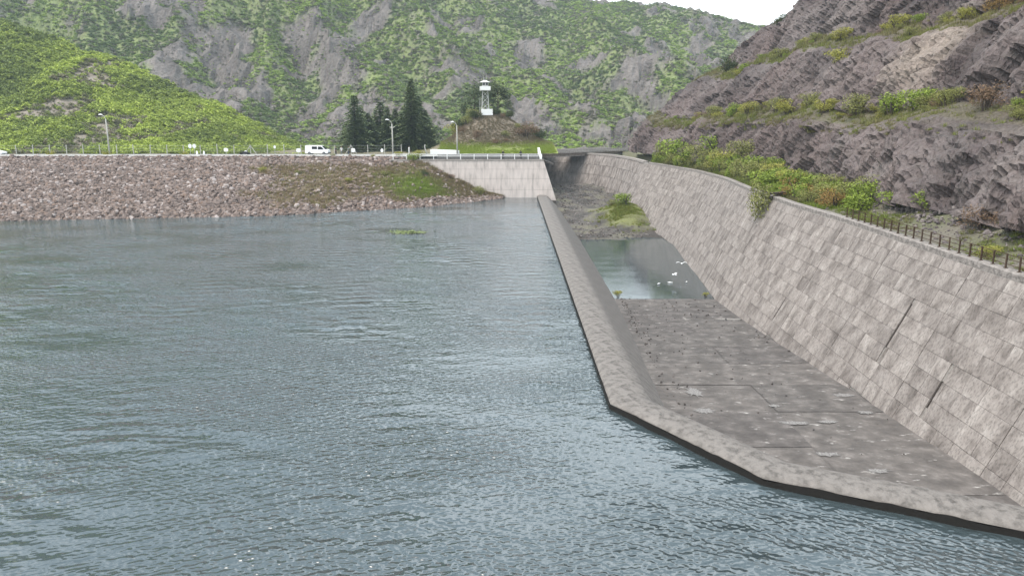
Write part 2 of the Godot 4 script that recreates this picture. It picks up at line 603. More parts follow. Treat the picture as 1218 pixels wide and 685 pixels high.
func make_pine(h: float, r: float, sd: int, called: String, c0: Color, c1: Color) -> Node3D:
	rng.seed = sd
	var t := Node3D.new()
	t.set_meta("called", called)
	var tr := MB.new()
	var lean := Vector3(rng.randfn() * 0.25, h * 0.6, rng.randfn() * 0.25)
	tr.tube([Vector3(0, -0.5, 0), lean * 0.6, lean, Vector3(lean.x, h * 0.86, lean.z)], [0.22, 0.16, 0.11, 0.03], 7)
	var mb := MB.new()
	for k in 17:
		var a := rng.randf() * TAU
		var y := h * rng.randf_range(0.26, 0.92)
		var f := 1.0 - absf(y / h - 0.5) * 1.25
		var w := r * f * rng.randf_range(0.35, 0.75)
		var o := Vector3(lean.x * y / h + cos(a) * w, y, lean.z * y / h + sin(a) * w)
		tr.tube([Vector3(lean.x * 0.8, y * 0.86, lean.z * 0.8), o], [0.06, 0.02], 5)
		var sz := r * rng.randf_range(0.26, 0.42)
		leaf_cloud(mb, o, Vector3(sz, sz * 0.72, sz), 70, 0.34, c0, c1, 0.2)
	part("trunk", tr.mesh(), M.bark, t)
	part("crown", mb.mesh(), M.leaf, t)
	return t

func rock_mesh(sd: int) -> ArrayMesh:
	rng.seed = sd
	var mb := MB.new()
	var g := (1.0 + sqrt(5.0)) / 2.0
	var p := []
	for q in [[-1, g, 0], [1, g, 0], [-1, -g, 0], [1, -g, 0], [0, -1, g], [0, 1, g], [0, -1, -g], [0, 1, -g], [g, 0, -1], [g, 0, 1], [-g, 0, -1], [-g, 0, 1]]:
		var d := Vector3(q[0], q[1], q[2]).normalized() * rng.randf_range(0.62, 1.15)
		p.push_back(Vector3(d.x * 0.62, d.y * 0.42, d.z * 0.5))
	for f in [[0, 11, 5], [0, 5, 1], [0, 1, 7], [0, 7, 10], [0, 10, 11], [1, 5, 9], [5, 11, 4], [11, 10, 2], [10, 7, 6], [7, 1, 8], [3, 9, 4], [3, 4, 2], [3, 2, 6], [3, 6, 8], [3, 8, 9], [4, 9, 5], [2, 4, 11], [6, 2, 10], [8, 6, 7], [9, 8, 1]]:
		mb.tri(p[f[0]], p[f[1]], p[f[2]])
	return mb.mesh()

func tuft_mesh(sd: int, blades: int, h: float, w: float) -> ArrayMesh:
	rng.seed = sd
	var mb := MB.new()
	for k in blades:
		var a := rng.randf() * TAU
		var o := Vector3(cos(a), 0, sin(a)) * w * rng.randf()
		var side := Vector3(-sin(a), 0, cos(a)) * 0.035
		var l := h * rng.randf_range(0.5, 1.2)
		var tip := o + Vector3(cos(a) * l * rng.randf_range(0.1, 0.7), l, sin(a) * l * rng.randf_range(0.1, 0.7))
		mb.col = Color.WHITE * rng.randf_range(0.7, 1.15)
		mb.tri(o - side, o + side, tip)
	return mb.mesh()

func up_basis(turn: float, s: Vector3) -> Basis:
	return Basis(Vector3.UP, turn).scaled_local(s)

# ------------------------------------------------------------------ build
func _ready() -> void:
	rng.seed = 7
	n_low.seed = 3; n_low.frequency = 0.012; n_low.fractal_octaves = 4
	n_mid.seed = 5; n_mid.frequency = 0.05; n_mid.fractal_octaves = 4
	n_ridge.seed = 8; n_ridge.frequency = 0.0085; n_ridge.fractal_type = FastNoiseLite.FRACTAL_RIDGED; n_ridge.fractal_octaves = 4
	n_cell.seed = 9; n_cell.noise_type = FastNoiseLite.TYPE_CELLULAR; n_cell.frequency = 0.3; n_cell.cellular_return_type = FastNoiseLite.RETURN_CELL_VALUE; n_cell.fractal_type = FastNoiseLite.FRACTAL_NONE
	n_cell2.seed = 10; n_cell2.noise_type = FastNoiseLite.TYPE_CELLULAR; n_cell2.frequency = 0.9; n_cell2.cellular_return_type = FastNoiseLite.RETURN_CELL_VALUE; n_cell2.fractal_type = FastNoiseLite.FRACTAL_NONE

	n_crack.seed = 12; n_crack.noise_type = FastNoiseLite.TYPE_CELLULAR; n_crack.frequency = 0.35; n_crack.cellular_return_type = FastNoiseLite.RETURN_DISTANCE2_SUB; n_crack.fractal_type = FastNoiseLite.FRACTAL_NONE

	var cam := Camera3D.new()
	cam.name = "camera"
	cam.position = Vector3(0, 14.3, 0)
	cam.rotation.x = -atan(194.5 / 920.0)
	cam.fov = rad_to_deg(2.0 * atan(342.5 / 920.0))
	cam.far = 5000.0
	add_child(cam)
	cam.current = true

	var env := Environment.new()
	var sky_mat := ProceduralSkyMaterial.new()
	sky_mat.sky_top_color = Color(0.66, 0.74, 0.80)
	sky_mat.sky_horizon_color = Color(0.97, 0.985, 0.985)
	sky_mat.sky_curve = 0.25
	sky_mat.ground_bottom_color = Color(0.25, 0.27, 0.26)
	sky_mat.ground_horizon_color = Color(0.6, 0.62, 0.62)
	sky_mat.sky_energy_multiplier = 1.0
	sky_mat.sky_cover = noise_tex(1024, 0.007, [[0.0, Color(0, 0, 0, 0)], [0.35, Color(0.2, 0.2, 0.2, 0.1)], [0.6, Color(0.75, 0.75, 0.75, 0.7)], [1.0, Color(0.97, 0.97, 0.97, 1)]], FastNoiseLite.TYPE_SIMPLEX_SMOOTH, 6, 41)
	sky_mat.sky_cover_modulate = Color(1, 1, 1, 1)
	var sky := Sky.new()
	sky.sky_material = sky_mat
	env.background_mode = Environment.BG_SKY
	env.sky = sky
	env.tonemap_mode = Environment.TONE_MAPPER_LINEAR
	env.tonemap_exposure = 2.5
	env.sdfgi_enabled = true
	env.ssao_enabled = true
	env.ssil_enabled = true
	env.fog_enabled = true
	env.fog_density = 0.00024
	env.fog_light_color = Color(0.80, 0.87, 0.92)
	var we := WorldEnvironment.new()
	we.name = "environment"
	we.environment = env
	add_child(we)

	var sun := DirectionalLight3D.new()
	sun.name = "sun"
	sun.light_energy = 0.5
	sun.light_angular_distance = 35.0
	sun.light_color = Color(1.0, 0.98, 0.955)
	sun.shadow_enabled = true
	sun.look_at_from_position(Vector3(-40, 90, 25), Vector3.ZERO)
	add_child(sun)

	materials()
	print("materials ", Time.get_ticks_msec())
	build_water()
	build_mountain()
	build_left_hill()
	build_dam()
	print("land ", Time.get_ticks_msec())
	build_cliff()
	print("cliff ", Time.get_ticks_msec())
	build_channel()
	build_weir()
	build_wall()
	build_far_wall()
	build_abutment()
	print("spillway ", Time.get_ticks_msec())
	build_trees()
	build_shrubs()
	print("plants ", Time.get_ticks_msec())
	build_crest_things()
	build_small_things()
	print("done ", Time.get_ticks_msec())

func water_edge(z: float) -> float:
	return table([[-160.0, 5.25], [-37.6, 5.15], [-28.9, 10.3], [-24.8, 18.2], [-22.0, 24.0], [-21.0, 24.2]], z) if z < -21.0 else 24.2

func build_water() -> void:
	var zs := PackedFloat32Array()
	var z := -157.0
	while z < 40.0:
		zs.push_back(z)
		z += clampf(absf(z) * 0.0065, 0.22, 1.0) if z < -15.0 else 2.0
	zs.push_back(40.0)
	var xs := PackedFloat32Array()
	var x := -230.0
	while x < 24.3:
		xs.push_back(x)
		x += 6.0 if x < -110.0 else (0.8 if x < -45.0 else 0.42)
	var waves := []
	rng.seed = 77
	for k in 9:
		var a := deg_to_rad(rng.randf_range(52.0, 118.0))
		var l := rng.randf_range(1.5, 5.0)
		waves.push_back([cos(a) * TAU / l, sin(a) * TAU / l, rng.randf() * TAU, l * 0.0042])
	var at := func(i: int, j: int) -> Vector3:
		var zz := zs[i]
		var xx := minf(xs[j], water_edge(zz))
		var h := 0.0
		for w in waves:
			h += sin(xx * w[0] + zz * w[1] + w[2]) * w[3]
		h *= smoothstep(-0.25, 0.45, n_low.get_noise_2d(xx * 2.2, zz * 2.2)) * 1.1 + 0.15
		return Vector3(xx, h, zz)
	var uvf := func(_i: int, _j: int, p: Vector3) -> Vector2:
		return Vector2(p.x + p.z * 0.22, p.z - p.x * 0.15)
	solid("reservoir_water", sheet(zs.size() - 1, xs.size() - 1, at, true, null, uvf), M.water, "structure")

func build_mountain() -> void:
	var blobs := []   # [centre, radius in metres, rock +, green -]
	var spots := [[205, 15, 34, 1.0], [285, 55, 40, 0.9], [318, 85, 40, 0.9], [262, 45, 20, 0.7], [395, 90, 34, 0.7], [420, 40, 26, 0.6], [232, 108, 18, 0.9], [380, 125, 26, 0.7], [440, 120, 26, 0.5], [858, 36, 24, 0.9], [820, 60, 22, 0.8], [705, 60, 15, 0.5], [630, 125, 26, 0.8], [690, 118, 26, 0.7], [700, 155, 16, 0.6], [655, 150, 18, 0.6], [345, 20, 30, 0.6], [480, 85, 16, 0.4], [560, 120, 16, 0.3], [775, 95, 22, 0.6], [740, 40, 16, 0.4],
		[90, 30, 60, -0.7], [260, 88, 17, -0.9], [160, 55, 40, -0.4], [330, 15, 20, -0.6], [560, 55, 50, -0.8], [480, 45, 30, -0.8], [620, 90, 30, -0.8], [760, 55, 30, -0.7], [700, 20, 36, -0.8], [780, 20, 30, -0.7], [740, 130, 22, -0.6], [350, 110, 20, -0.6], [600, 20, 50, -0.6], [520, 110, 20, -0.5], [730, 80, 16, -0.7]]
	for s in spots:
		var p := on_land(s[0], s[1], mountain_y, 240.0)
		blobs.push_back([p, float(s[2]) * p.length() / 920.0 * 1.1, s[3]])
	var green := func(x: float, y: float, d: float) -> float:
		var g := n_low.get_noise_2d(x * 1.5 + 50.0, d * 1.5) * 1.1 + n_mid.get_noise_2d(x * 0.7, d * 0.7) * 1.5 + 0.34
		for b in blobs:
			var c: Vector3 = b[0]
			var q: float = Vector2(x - c.x, (y - c.y) * 1.2).length() / b[1]
			if q < 1.8:
				g -= b[2] * 0.5 * exp(-q * q)
		return g
	var nx := 400
	var nz := 170
	var pos := func(i: int, j: int) -> Vector3:
		var d := 205.0 + 420.0 * i / nz
		var x := (-430.0 + 760.0 * j / nx) * (0.55 + 0.45 * (d - 205.0) / 420.0 + 0.1)
		var y := mountain_y(x, d)
		var bare: float = 1.0 - smoothstep(-0.15, 0.3, green.call(x, y, d))
		var k := n_cell.get_noise_3d(x * 0.55 + y * 0.4, y * 0.3, d * 0.35) * 2.2 + n_cell2.get_noise_3d(x * 0.35, y * 0.4, d * 0.3) * 1.2
		return Vector3(x, y + k * bare, -d)
	var tint := func(_i: int, _j: int, p: Vector3) -> Color:
		var g: float = green.call(p.x, p.y, -p.z)
		var r := n_mid.get_noise_2d(p.x * 2.0, p.z * 2.0)
		var rock := Color(0.135, 0.12, 0.112).lerp(Color(0.225, 0.20, 0.185), clampf(r + 0.4, 0, 1))
		var grass := Color(0.19, 0.205, 0.11).lerp(Color(0.21, 0.255, 0.10), clampf(r + 0.5, 0, 1))
		return rock.lerp(grass, smoothstep(-0.05, 0.4, g))
	solid("mountain", sheet(nz, nx, pos, true, tint, null, true), M.hill, "structure")
	# scrub
	rng.seed = 101
	var mesh := shrub_mesh(1.0, 1.25, 5, 60, 0.2, Color(0.95, 0.95, 0.95), Color(1.0, 1.0, 1.0))
	var where := []
	var tints := []
	for k in 140000:
		var d := 215.0 + 365.0 * pow(rng.randf(), 0.8)
		var px := rng.randf_range(-40.0, 960.0)
		var x := (px - 609.0) / 920.0 * d
		var y := mountain_y(x, d)
		var g: float = green.call(x, y, d)
		if rng.randf() > smoothstep(-0.4, 0.3, g) * 0.46 + 0.52:
			continue
		var s := (0.65 + 1.15 * pow(rng.randf(), 1.5)) * (0.55 if g < 0.0 else 1.0) * (1.0 + 0.5 * maxf(0.0, n_low.get_noise_2d(x * 4.0, d * 4.0)))
		where.push_back(Transform3D(up_basis(rng.randf() * TAU, Vector3(s * 1.25, s, s * 1.25)), Vector3(x, y - 0.25 * s, -d)))
		var w := clampf(0.5 + n_mid.get_noise_2d(x * 0.35 + 90.0, d * 0.35) * 1.1 + rng.randfn() * 0.22, 0, 1)
		var c := Color(0.135, 0.175, 0.08).lerp(Color(0.30, 0.385, 0.11), w)
		if rng.randf() < (0.65 if g < 0.12 else 0.28):
			c = Color(0.22, 0.20, 0.17).lerp(Color(0.13, 0.13, 0.095), rng.randf())
		tints.push_back(c)
	print("mountain shrubs ", where.size())
	many("mountain_scrub", mesh, M.leaf, where, tints, "green scrub covering the far mountain slopes", "scrub")

func build_left_hill() -> void:
	var bare := []
	for s in [[80, 115, 30], [140, 150, 26], [105, 85, 14], [60, 165, 22], [215, 155, 12], [245, 150, 9]]:
		var p := on_land(s[0], s[1], left_hill_y, 175.0)
		bare.push_back([p, float(s[2]) * p.length() / 920.0])
	var green := func(x: float, y: float, d: float) -> float:
		var g := 0.68 + n_low.get_noise_2d(x * 4.0, d * 4.0) * 0.7 + n_mid.get_noise_2d(x, d) * 0.5
		for b in bare:
			var c: Vector3 = b[0]
			var q: float = Vector2(x - c.x, (y - c.y) * 1.2).length() / b[1]
			if q < 1.8:
				g -= 0.6 * exp(-q * q)
		return g
	var pos := func(i: int, j: int) -> Vector3:
		var d := 170.0 + 150.0 * i / 90
		var x := -330.0 + 312.0 * j / 160
		return Vector3(x, left_hill_y(x, d), -d)
	var tint := func(_i: int, _j: int, p: Vector3) -> Color:
		var g: float = green.call(p.x, p.y, -p.z)
		var r := n_mid.get_noise_2d(p.x * 2.0, p.z * 2.0)
		return Color(0.23, 0.20, 0.165).lerp(Color(0.29, 0.245, 0.21), clampf(r + 0.5, 0, 1)).lerp(Color(0.20, 0.22, 0.09), smoothstep(0.1, 0.6, g))
	solid("hillside", sheet(90, 160, pos, true, tint), M.hill, "structure")
	rng.seed = 202
	var mesh := shrub_mesh(1.0, 1.3, 6, 110, 0.15, Color(0.95, 0.95, 0.95), Color(1.0, 1.0, 1.0))
	var where := []
	var tints := []
	for k in 34000:
		var d := rng.randf_range(177.0, 300.0)
		var x := rng.randf_range(-40.0, 430.0)
		x = (x - 609.0) / 920.0 * d
		if x > -45.0:
			continue
		var y := left_hill_y(x, d)
		var g: float = green.call(x, y, d)
		if rng.randf() > smoothstep(-0.1, 0.55, g) * 0.72 + 0.25:
			continue
		var s := (0.75 + 1.2 * pow(rng.randf(), 1.6)) * (0.7 if g < 0.2 else 1.0)
		where.push_back(Transform3D(up_basis(rng.randf() * TAU, Vector3(s * 1.25, s, s * 1.25)), Vector3(x, y - 0.2 * s, -d)))
		var w := clampf(0.55 + n_mid.get_noise_2d(x * 0.6, d * 0.6) * 0.9 + rng.randfn() * 0.22, 0, 1)
		var c := Color(0.15, 0.185, 0.06).lerp(Color(0.37, 0.435, 0.09), w)
		if g < 0.3 and rng.randf() < 0.55:
			c = Color(0.24, 0.21, 0.15).lerp(Color(0.15, 0.155, 0.08), rng.randf())
		tints.push_back(c)
	print("hill shrubs ", where.size())
	many("hillside_scrub", mesh, M.leaf, where, tints, "bright green scrub covering the near hillside behind the road", "scrub")

func mound_y(x: float, d: float) -> float:
	var q := Vector2((x + 5.5) / 15.0, (d - 189.0) / 12.0).length()
	return 7.8 + 8.3 * exp(-q * q * 2.3) + clampf((d - 165.0) * 0.11, 0.0, 1.3) * smoothstep(-14.0, -8.0, x)

func build_dam() -> void:
	# bank: rock fill on the left, earth and grass on the right
	var zones := func(x: float, d: float) -> Vector2:   # earth, grass
		var s := shore_d(x)
		var t := clampf((d - s) / maxf(157.0 - s, 1.0), 0, 1)
		var n := n_mid.get_noise_2d(x * 1.3, d * 1.3)
		var earth := smoothstep(-52.0, -46.0, x + n * 7.0 + (t - 0.8) * 10.0) * (1.0 - smoothstep(0.80, 0.88, t + n * 0.08)) * smoothstep(0.10, 0.2, t + n * 0.15)
		var grass := exp(-pow((x + 17.5) / 6.0, 2.0) - pow((d - 144.0) / 5.0, 2.0)) * 1.15 + n * 0.3 - 0.08
		return Vector2(earth, clampf(grass, 0, 1))
	var pos := func(i: int, j: int) -> Vector3:
		var x := -150.0 + 155.0 * j / 300
		var s := shore_d(x)
		var e := 157.6 if x < -20.0 else 154.7
		var d := lerpf(s - 6.0, maxf(e, s + 0.5), float(i) / 70)
		return Vector3(x, bank_y(x, d) + n_mid.get_noise_2d(x * 5.0, d * 5.0) * 0.3 * clampf((e - d) * 0.5, 0, 1), -d)
	var tint := func(_i: int, _j: int, p: Vector3) -> Color:
		var z: Vector2 = zones.call(p.x, -p.z)
		var n := clampf(n_mid.get_noise_2d(p.x * 3.0, p.z * 3.0) + 0.5, 0, 1)
		var c := Color(0.12, 0.095, 0.09).lerp(Color(0.17, 0.135, 0.125), n)
		c = c.lerp(Color(0.205, 0.155, 0.115).lerp(Color(0.15, 0.125, 0.085), n), z.x)
		return c.lerp(Color(0.13, 0.165, 0.045), z.y * z.x)
	solid("dam_bank", sheet(70, 300, pos, true, tint), M.soil, "structure")
	# rock fill
	rng.seed = 303
	var spots := [[], [], [], []]
	var tints := [[], [], [], []]
	for k in 36000:
		var x := rng.randf_range(-112.0, -1.0)
		var s := shore_d(x)
		var d := rng.randf_range(s - 1.0, 157.4 if x < -20.0 else 154.5)
		var z: Vector2 = zones.call(x, d)
		if rng.randf() < maxf(z.x * 0.88, 0.0):
			continue
		if x > -24.0 and d > s + 3.0 and rng.randf() < 0.55:
			continue
		var y := bank_y(x, d)
		if y < -0.3:
			continue
		var size := 0.36 + 0.62 * pow(rng.randf(), 2.2)
		var b := Basis.from_euler(Vector3(rng.randfn() * 0.5, rng.randf() * TAU, rng.randfn() * 0.5)).scaled_local(Vector3(size * rng.randf_range(0.85, 1.5), size * rng.randf_range(0.7, 1.1), size))
		var v := k % 4
		spots[v].push_back(Transform3D(b, Vector3(x, y + size * 0.16, -d)))
		var q := rng.randf()
		var c := Color(0.12, 0.092, 0.08).lerp(Color(0.285, 0.225, 0.198), q)
		if rng.randf() < 0.18:
			c = Color(0.215, 0.155, 0.125)
		if rng.randf() < 0.07:
			c = Color(0.40, 0.345, 0.325)
		tints[v].push_back(c)
	for v in 4:
		many("riprap_stones", rock_mesh(40 + v), M.stone, spots[v], tints[v], "purple-brown broken rocks of the dam's upstream face", "rocks")
	# grass and weeds on the earth
	rng.seed = 304
	var tw := []
	var tt := []
	for k in 9000:
		var x := rng.randf_range(-58.0, -2.0)
		var s := shore_d(x)
		var d := rng.randf_range(s + 0.5, 155.0)
		var z: Vector2 = zones.call(x, d)
		if z.x < 0.3 or rng.randf() > 0.5 + z.y * 0.5:
			continue
		tw.push_back(Transform3D(up_basis(rng.randf() * TAU, Vector3.ONE * rng.randf_range(0.7, 1.5)), Vector3(x, bank_y(x, d), -d)))
		tt.push_back(Color(0.27, 0.205, 0.13).lerp(Color(0.24, 0.31, 0.06), clampf(z.y * 1.1 + rng.randfn() * 0.2, 0, 1)))
	many("bank_grass", tuft_mesh(61, 26, 0.42, 0.5), M.leaf, tw, tt, "short grass and weeds growing on the earth bank", "grass")
	# land behind the crest
	var gpos := func(i: int, j: int) -> Vector3:
		var x := -150.0 + 160.0 * j / 160
		var d := 168.6 + 60.0 * i / 60
		var y := mound_y(x, d)
		var fall := smoothstep(205.0, 228.0, d) * 22.0
		return Vector3(x, y + n_mid.get_noise_2d(x * 2.0, d * 2.0) * 0.35 * clampf((d - 170.0) * 0.4, 0, 1) - fall, -d)
	var gt := func(_i: int, _j: int, p: Vector3) -> Color:
		var n := clampf(n_mid.get_noise_2d(p.x * 3.0, p.z * 3.0) + 0.5, 0, 1)
		var c := Color(0.21, 0.18, 0.13).lerp(Color(0.15, 0.145, 0.08), n)
		c = c.lerp(Color(0.23, 0.27, 0.075), (1.0 - smoothstep(9.0, 9.9, p.y + n * 0.3)) * smoothstep(-18.0, -12.0, p.x))
		c = c.lerp(Color(0.21, 0.175, 0.135), smoothstep(10.0, 11.0, p.y + n * 0.5))
		return c
	solid("ground", sheet(60, 160, gpos, true, gt), M.soil, "structure")
	# road along the crest, then over the bridge
	var rd := MB.new()
	rd.box(Vector3(-71.9, 7.45, -163.1), Vector3(156.2, 1.3, 11.0))
	solid("crest_road", rd.mesh(), M.asphalt, "structure")
	for seg in 22:
		var k := MB.new()
		var x0 := -125.0 + seg * 5.0
		if x0 > -19.0:
			break
		k.box(Vector3(x0 + 2.48, 8.0, -157.75), Vector3(4.95, 0.62, 0.3))
		k.box(Vector3(x0 + 2.48, 8.33, -157.75), Vector3(4.95, 0.05, 0.36))
		if seg == 0:
			var r := thing("kerb_wall", "low pale concrete kerb along the water side of the crest road", "kerb")
			r.name = "kerb_wall"
			part("kerb_block", k.mesh(), M.kerb, r)
		else:
			part("kerb_block", k.mesh(), M.kerb, get_node("kerb_wall"))

func cliff_profile() -> Array:
	return [[0.0, 8.4], [0.7, 9.9], [1.8, 12.3], [3.0, 14.1], [3.9, 14.7], [6.3, 15.8], [7.1, 17.4], [8.5, 20.4], [10.4, 23.2], [11.3, 23.9], [14.2, 25.3], [15.3, 27.3], [17.4, 31.0], [20.2, 35.0], [24.0, 37.0], [28.0, 40.0], [34.0, 46.0], [41.0, 53.0]]

func cliff_at(s: float, q: float, prof: Array, rough := 1.0) -> Array:
	# q walks along the profile; returns [point, steepness]
	var i := clampi(int(q), 0, prof.size() - 2)
	var f := q - i
	var o: float = lerpf(prof[i][0], prof[i + 1][0], f)
	var y: float = lerpf(prof[i][1], prof[i + 1][1], f)
	var steep: float = clampf((prof[i + 1][1] - prof[i][1]) / (prof[i + 1][0] - prof[i][0]) * 0.7 - 0.2, 0.0, 1.0)
	var lift := clampf((y - 9.0) / 6.0, 0.0, 1.0)
	y += n_low.get_noise_2d(s * 2.0, q * 1.5) * 2.2 * lift
	o += n_low.get_noise_2d(s * 2.6, 300.0 + q * 5.0) * 3.0
	o += clampf((s - 140.0) / 40.0, 0.0, 1.5) * maxf(0.0, y - 16.0) * 0.55
	var p := cliff_path(s, o)
	p.y = y
	# rock structure: beds that dip towards the channel
	var wob := Vector3(n_mid.get_noise_3d(p.x * 1.5, p.y * 1.5, p.z * 1.5), n_mid.get_noise_3d(p.z * 1.5, p.x * 1.5, p.y * 1.5), 0.0)
	var t := Vector3(p.z * 0.85 - p.y * 0.5 + wob.x * 1.6, (p.x * 0.3 + p.y * 0.85 + p.z * 0.5) * 0.36 + wob.y * 0.8, p.x * 0.6)
	var h := n_cell.get_noise_3dv(t * 1.1) * 0.75 + n_cell2.get_noise_3dv(t * 0.95) * 0.48 + n_cell2.get_noise_3dv(t * Vector3(2.1, 2.6, 2.0)) * 0.26
	h -= 0.4 * (1.0 - smoothstep(0.0, 0.14, n_crack.get_noise_3dv(t * Vector3(0.9, 0.8, 0.9)) + 1.0))
	h += n_mid.get_noise_3d(p.x, p.y * 1.2, p.z) * 0.7 + n_mid.get_noise_3d(p.x * 9.0, p.y * 9.0, p.z * 9.0) * 0.3
	h *= lerpf(0.22, 1.0, steep) * rough
	return [p - cliff_in(s) * h * 0.9 + Vector3.UP * h * 0.3, steep]

func build_cliff() -> void:
	var prof := cliff_profile()
	var ss := PackedFloat32Array()
	var s := -30.0
	while s < 245.0:
		ss.push_back(s)
		s += 0.8 if s < 25.0 else (0.3 if s < 120.0 else 0.45)
	var qs := PackedFloat32Array()
	for i in prof.size() - 1:
		var l := Vector2(prof[i + 1][0] - prof[i][0], prof[i + 1][1] - prof[i][1]).length()
		var n := maxi(1, int(l / (0.29 if i < 13 else 0.8)))
		for k in n:
			qs.push_back(i + float(k) / n)
	qs.push_back(prof.size() - 1.001)
	var steeps := PackedFloat32Array()
	steeps.resize(ss.size() * qs.size())
	var nq := qs.size()
	var tan_spot := Vector3(42.0, 22.5, -78.0)
	var pos := func(i: int, j: int) -> Vector3:
		var r := cliff_at(ss[i], qs[j], prof)
		steeps[i * nq + j] = r[1]
		return r[0]
	var tint := func(i: int, j: int, p: Vector3) -> Color:
		var st := steeps[i * nq + j]
		var n := clampf(n_mid.get_noise_3d(p.x * 1.2, p.y * 1.2, p.z * 1.2) * 1.2 + 0.5, 0, 1)
		var n2 := clampf(n_low.get_noise_3d(p.x * 4.0, p.y * 4.0, p.z * 4.0) * 1.4 + 0.4, 0, 1)
		var c := Color(0.086, 0.072, 0.071).lerp(Color(0.190, 0.162, 0.156), n)
		c = c.lerp(Color(0.17, 0.128, 0.12), n2 * 0.6)
		var tq := (p - tan_spot).length() / 5.0
		c = c.lerp(Color(0.32, 0.27, 0.23), clampf((1.2 - tq + n * 0.8) * 0.7, 0, 0.8))
		var soil := Color(0.15, 0.13, 0.09).lerp(Color(0.13, 0.135, 0.06), n)
		return c.lerp(soil, (1.0 - smoothstep(0.0, 0.35, st)) * 0.85)
	solid("rock_cliff", sheet(ss.size() - 1, nq - 1, pos, false, tint, null, true), M.rock, "structure")
	# berm between the wall and the cliff
	var bpos := func(i: int, j: int) -> Vector3:
		var d := -20.0 + 172.0 * i / 260
		var a := table(TOP_X, d) + 0.75
		var e := cliff_x(d) + 1.2
		var f := j / 16.0
		var x := lerpf(a, e, f)
		return Vector3(x, 7.22 + f * f * 1.9 + n_mid.get_noise_2d(x * 3.0, d * 3.0) * 0.35 * f, -d)
	var bt := func(_i: int, _j: int, p: Vector3) -> Color:
		var n := clampf(n_mid.get_noise_2d(p.x * 2.4, p.z * 2.4) + 0.5, 0, 1)
		return Color(0.175, 0.15, 0.135).lerp(Color(0.135, 0.135, 0.085), n)
	solid("berm", sheet(260, 16, bpos, false, bt), M.soil, "structure")
	rng.seed = 411
	var rw := []
	var rt := []
	for k in 3200:
		var d := rng.randf_range(26.0, 110.0)
		var f := 1.0 - absf(rng.randfn()) * 0.4
		if f < 0.05:
			continue
		var x := lerpf(table(TOP_X, d) + 0.9, cliff_x(d) + 0.8, f)
		var sz := 0.08 + 0.34 * pow(rng.randf(), 3.5)
		rw.push_back(Transform3D(Basis.from_euler(Vector3(rng.randfn(), rng.randf() * TAU, rng.randfn())) * sz, Vector3(x, 7.24 + f * f * 1.9, -d)))
		rt.push_back(Color(0.11, 0.092, 0.095).lerp(Color(0.24, 0.21, 0.20), rng.randf()))
	many("talus_stones", rock_mesh(57), M.stone, rw, rt, "loose grey stones fallen at the cliff foot behind the railing", "rubble")
	# rest of the terrain beyond the nose
	var npos := func(i: int, j: int) -> Vector3:
		var x := 5.0 + 160.0 * i / 40
		var z := -150.0 - 110.0 * j / 30
		var y := 7.3 + n_mid.get_noise_2d(x, z) * 0.5 - smoothstep(-205.0, -240.0, z) * 18.0
		if x < 27.5:
			y = -4.0 - smoothstep(-190.0, -230.0, z) * 14.0
		return Vector3(x, y, z)
	var nt := func(_i: int, _j: int, p: Vector3) -> Color:
		var n := clampf(n_mid.get_noise_2d(p.x * 2.0, p.z * 2.0) + 0.5, 0, 1)
		return Color(0.20, 0.18, 0.14).lerp(Color(0.14, 0.15, 0.07), n)
	solid("ground", sheet(40, 30, npos, false, nt), M.soil, "structure")

func weir_line() -> Array:
	return [Vector2(5.0, -155.2), Vector2(5.0, -37.5), Vector2(10.16, -28.9), Vector2(18.0, -24.8), Vector2(24.5, -22.0)]

func floor_joint_x(d: float) -> float:
	return 7.0 + (0.42 - floor_y(d)) * 1.05

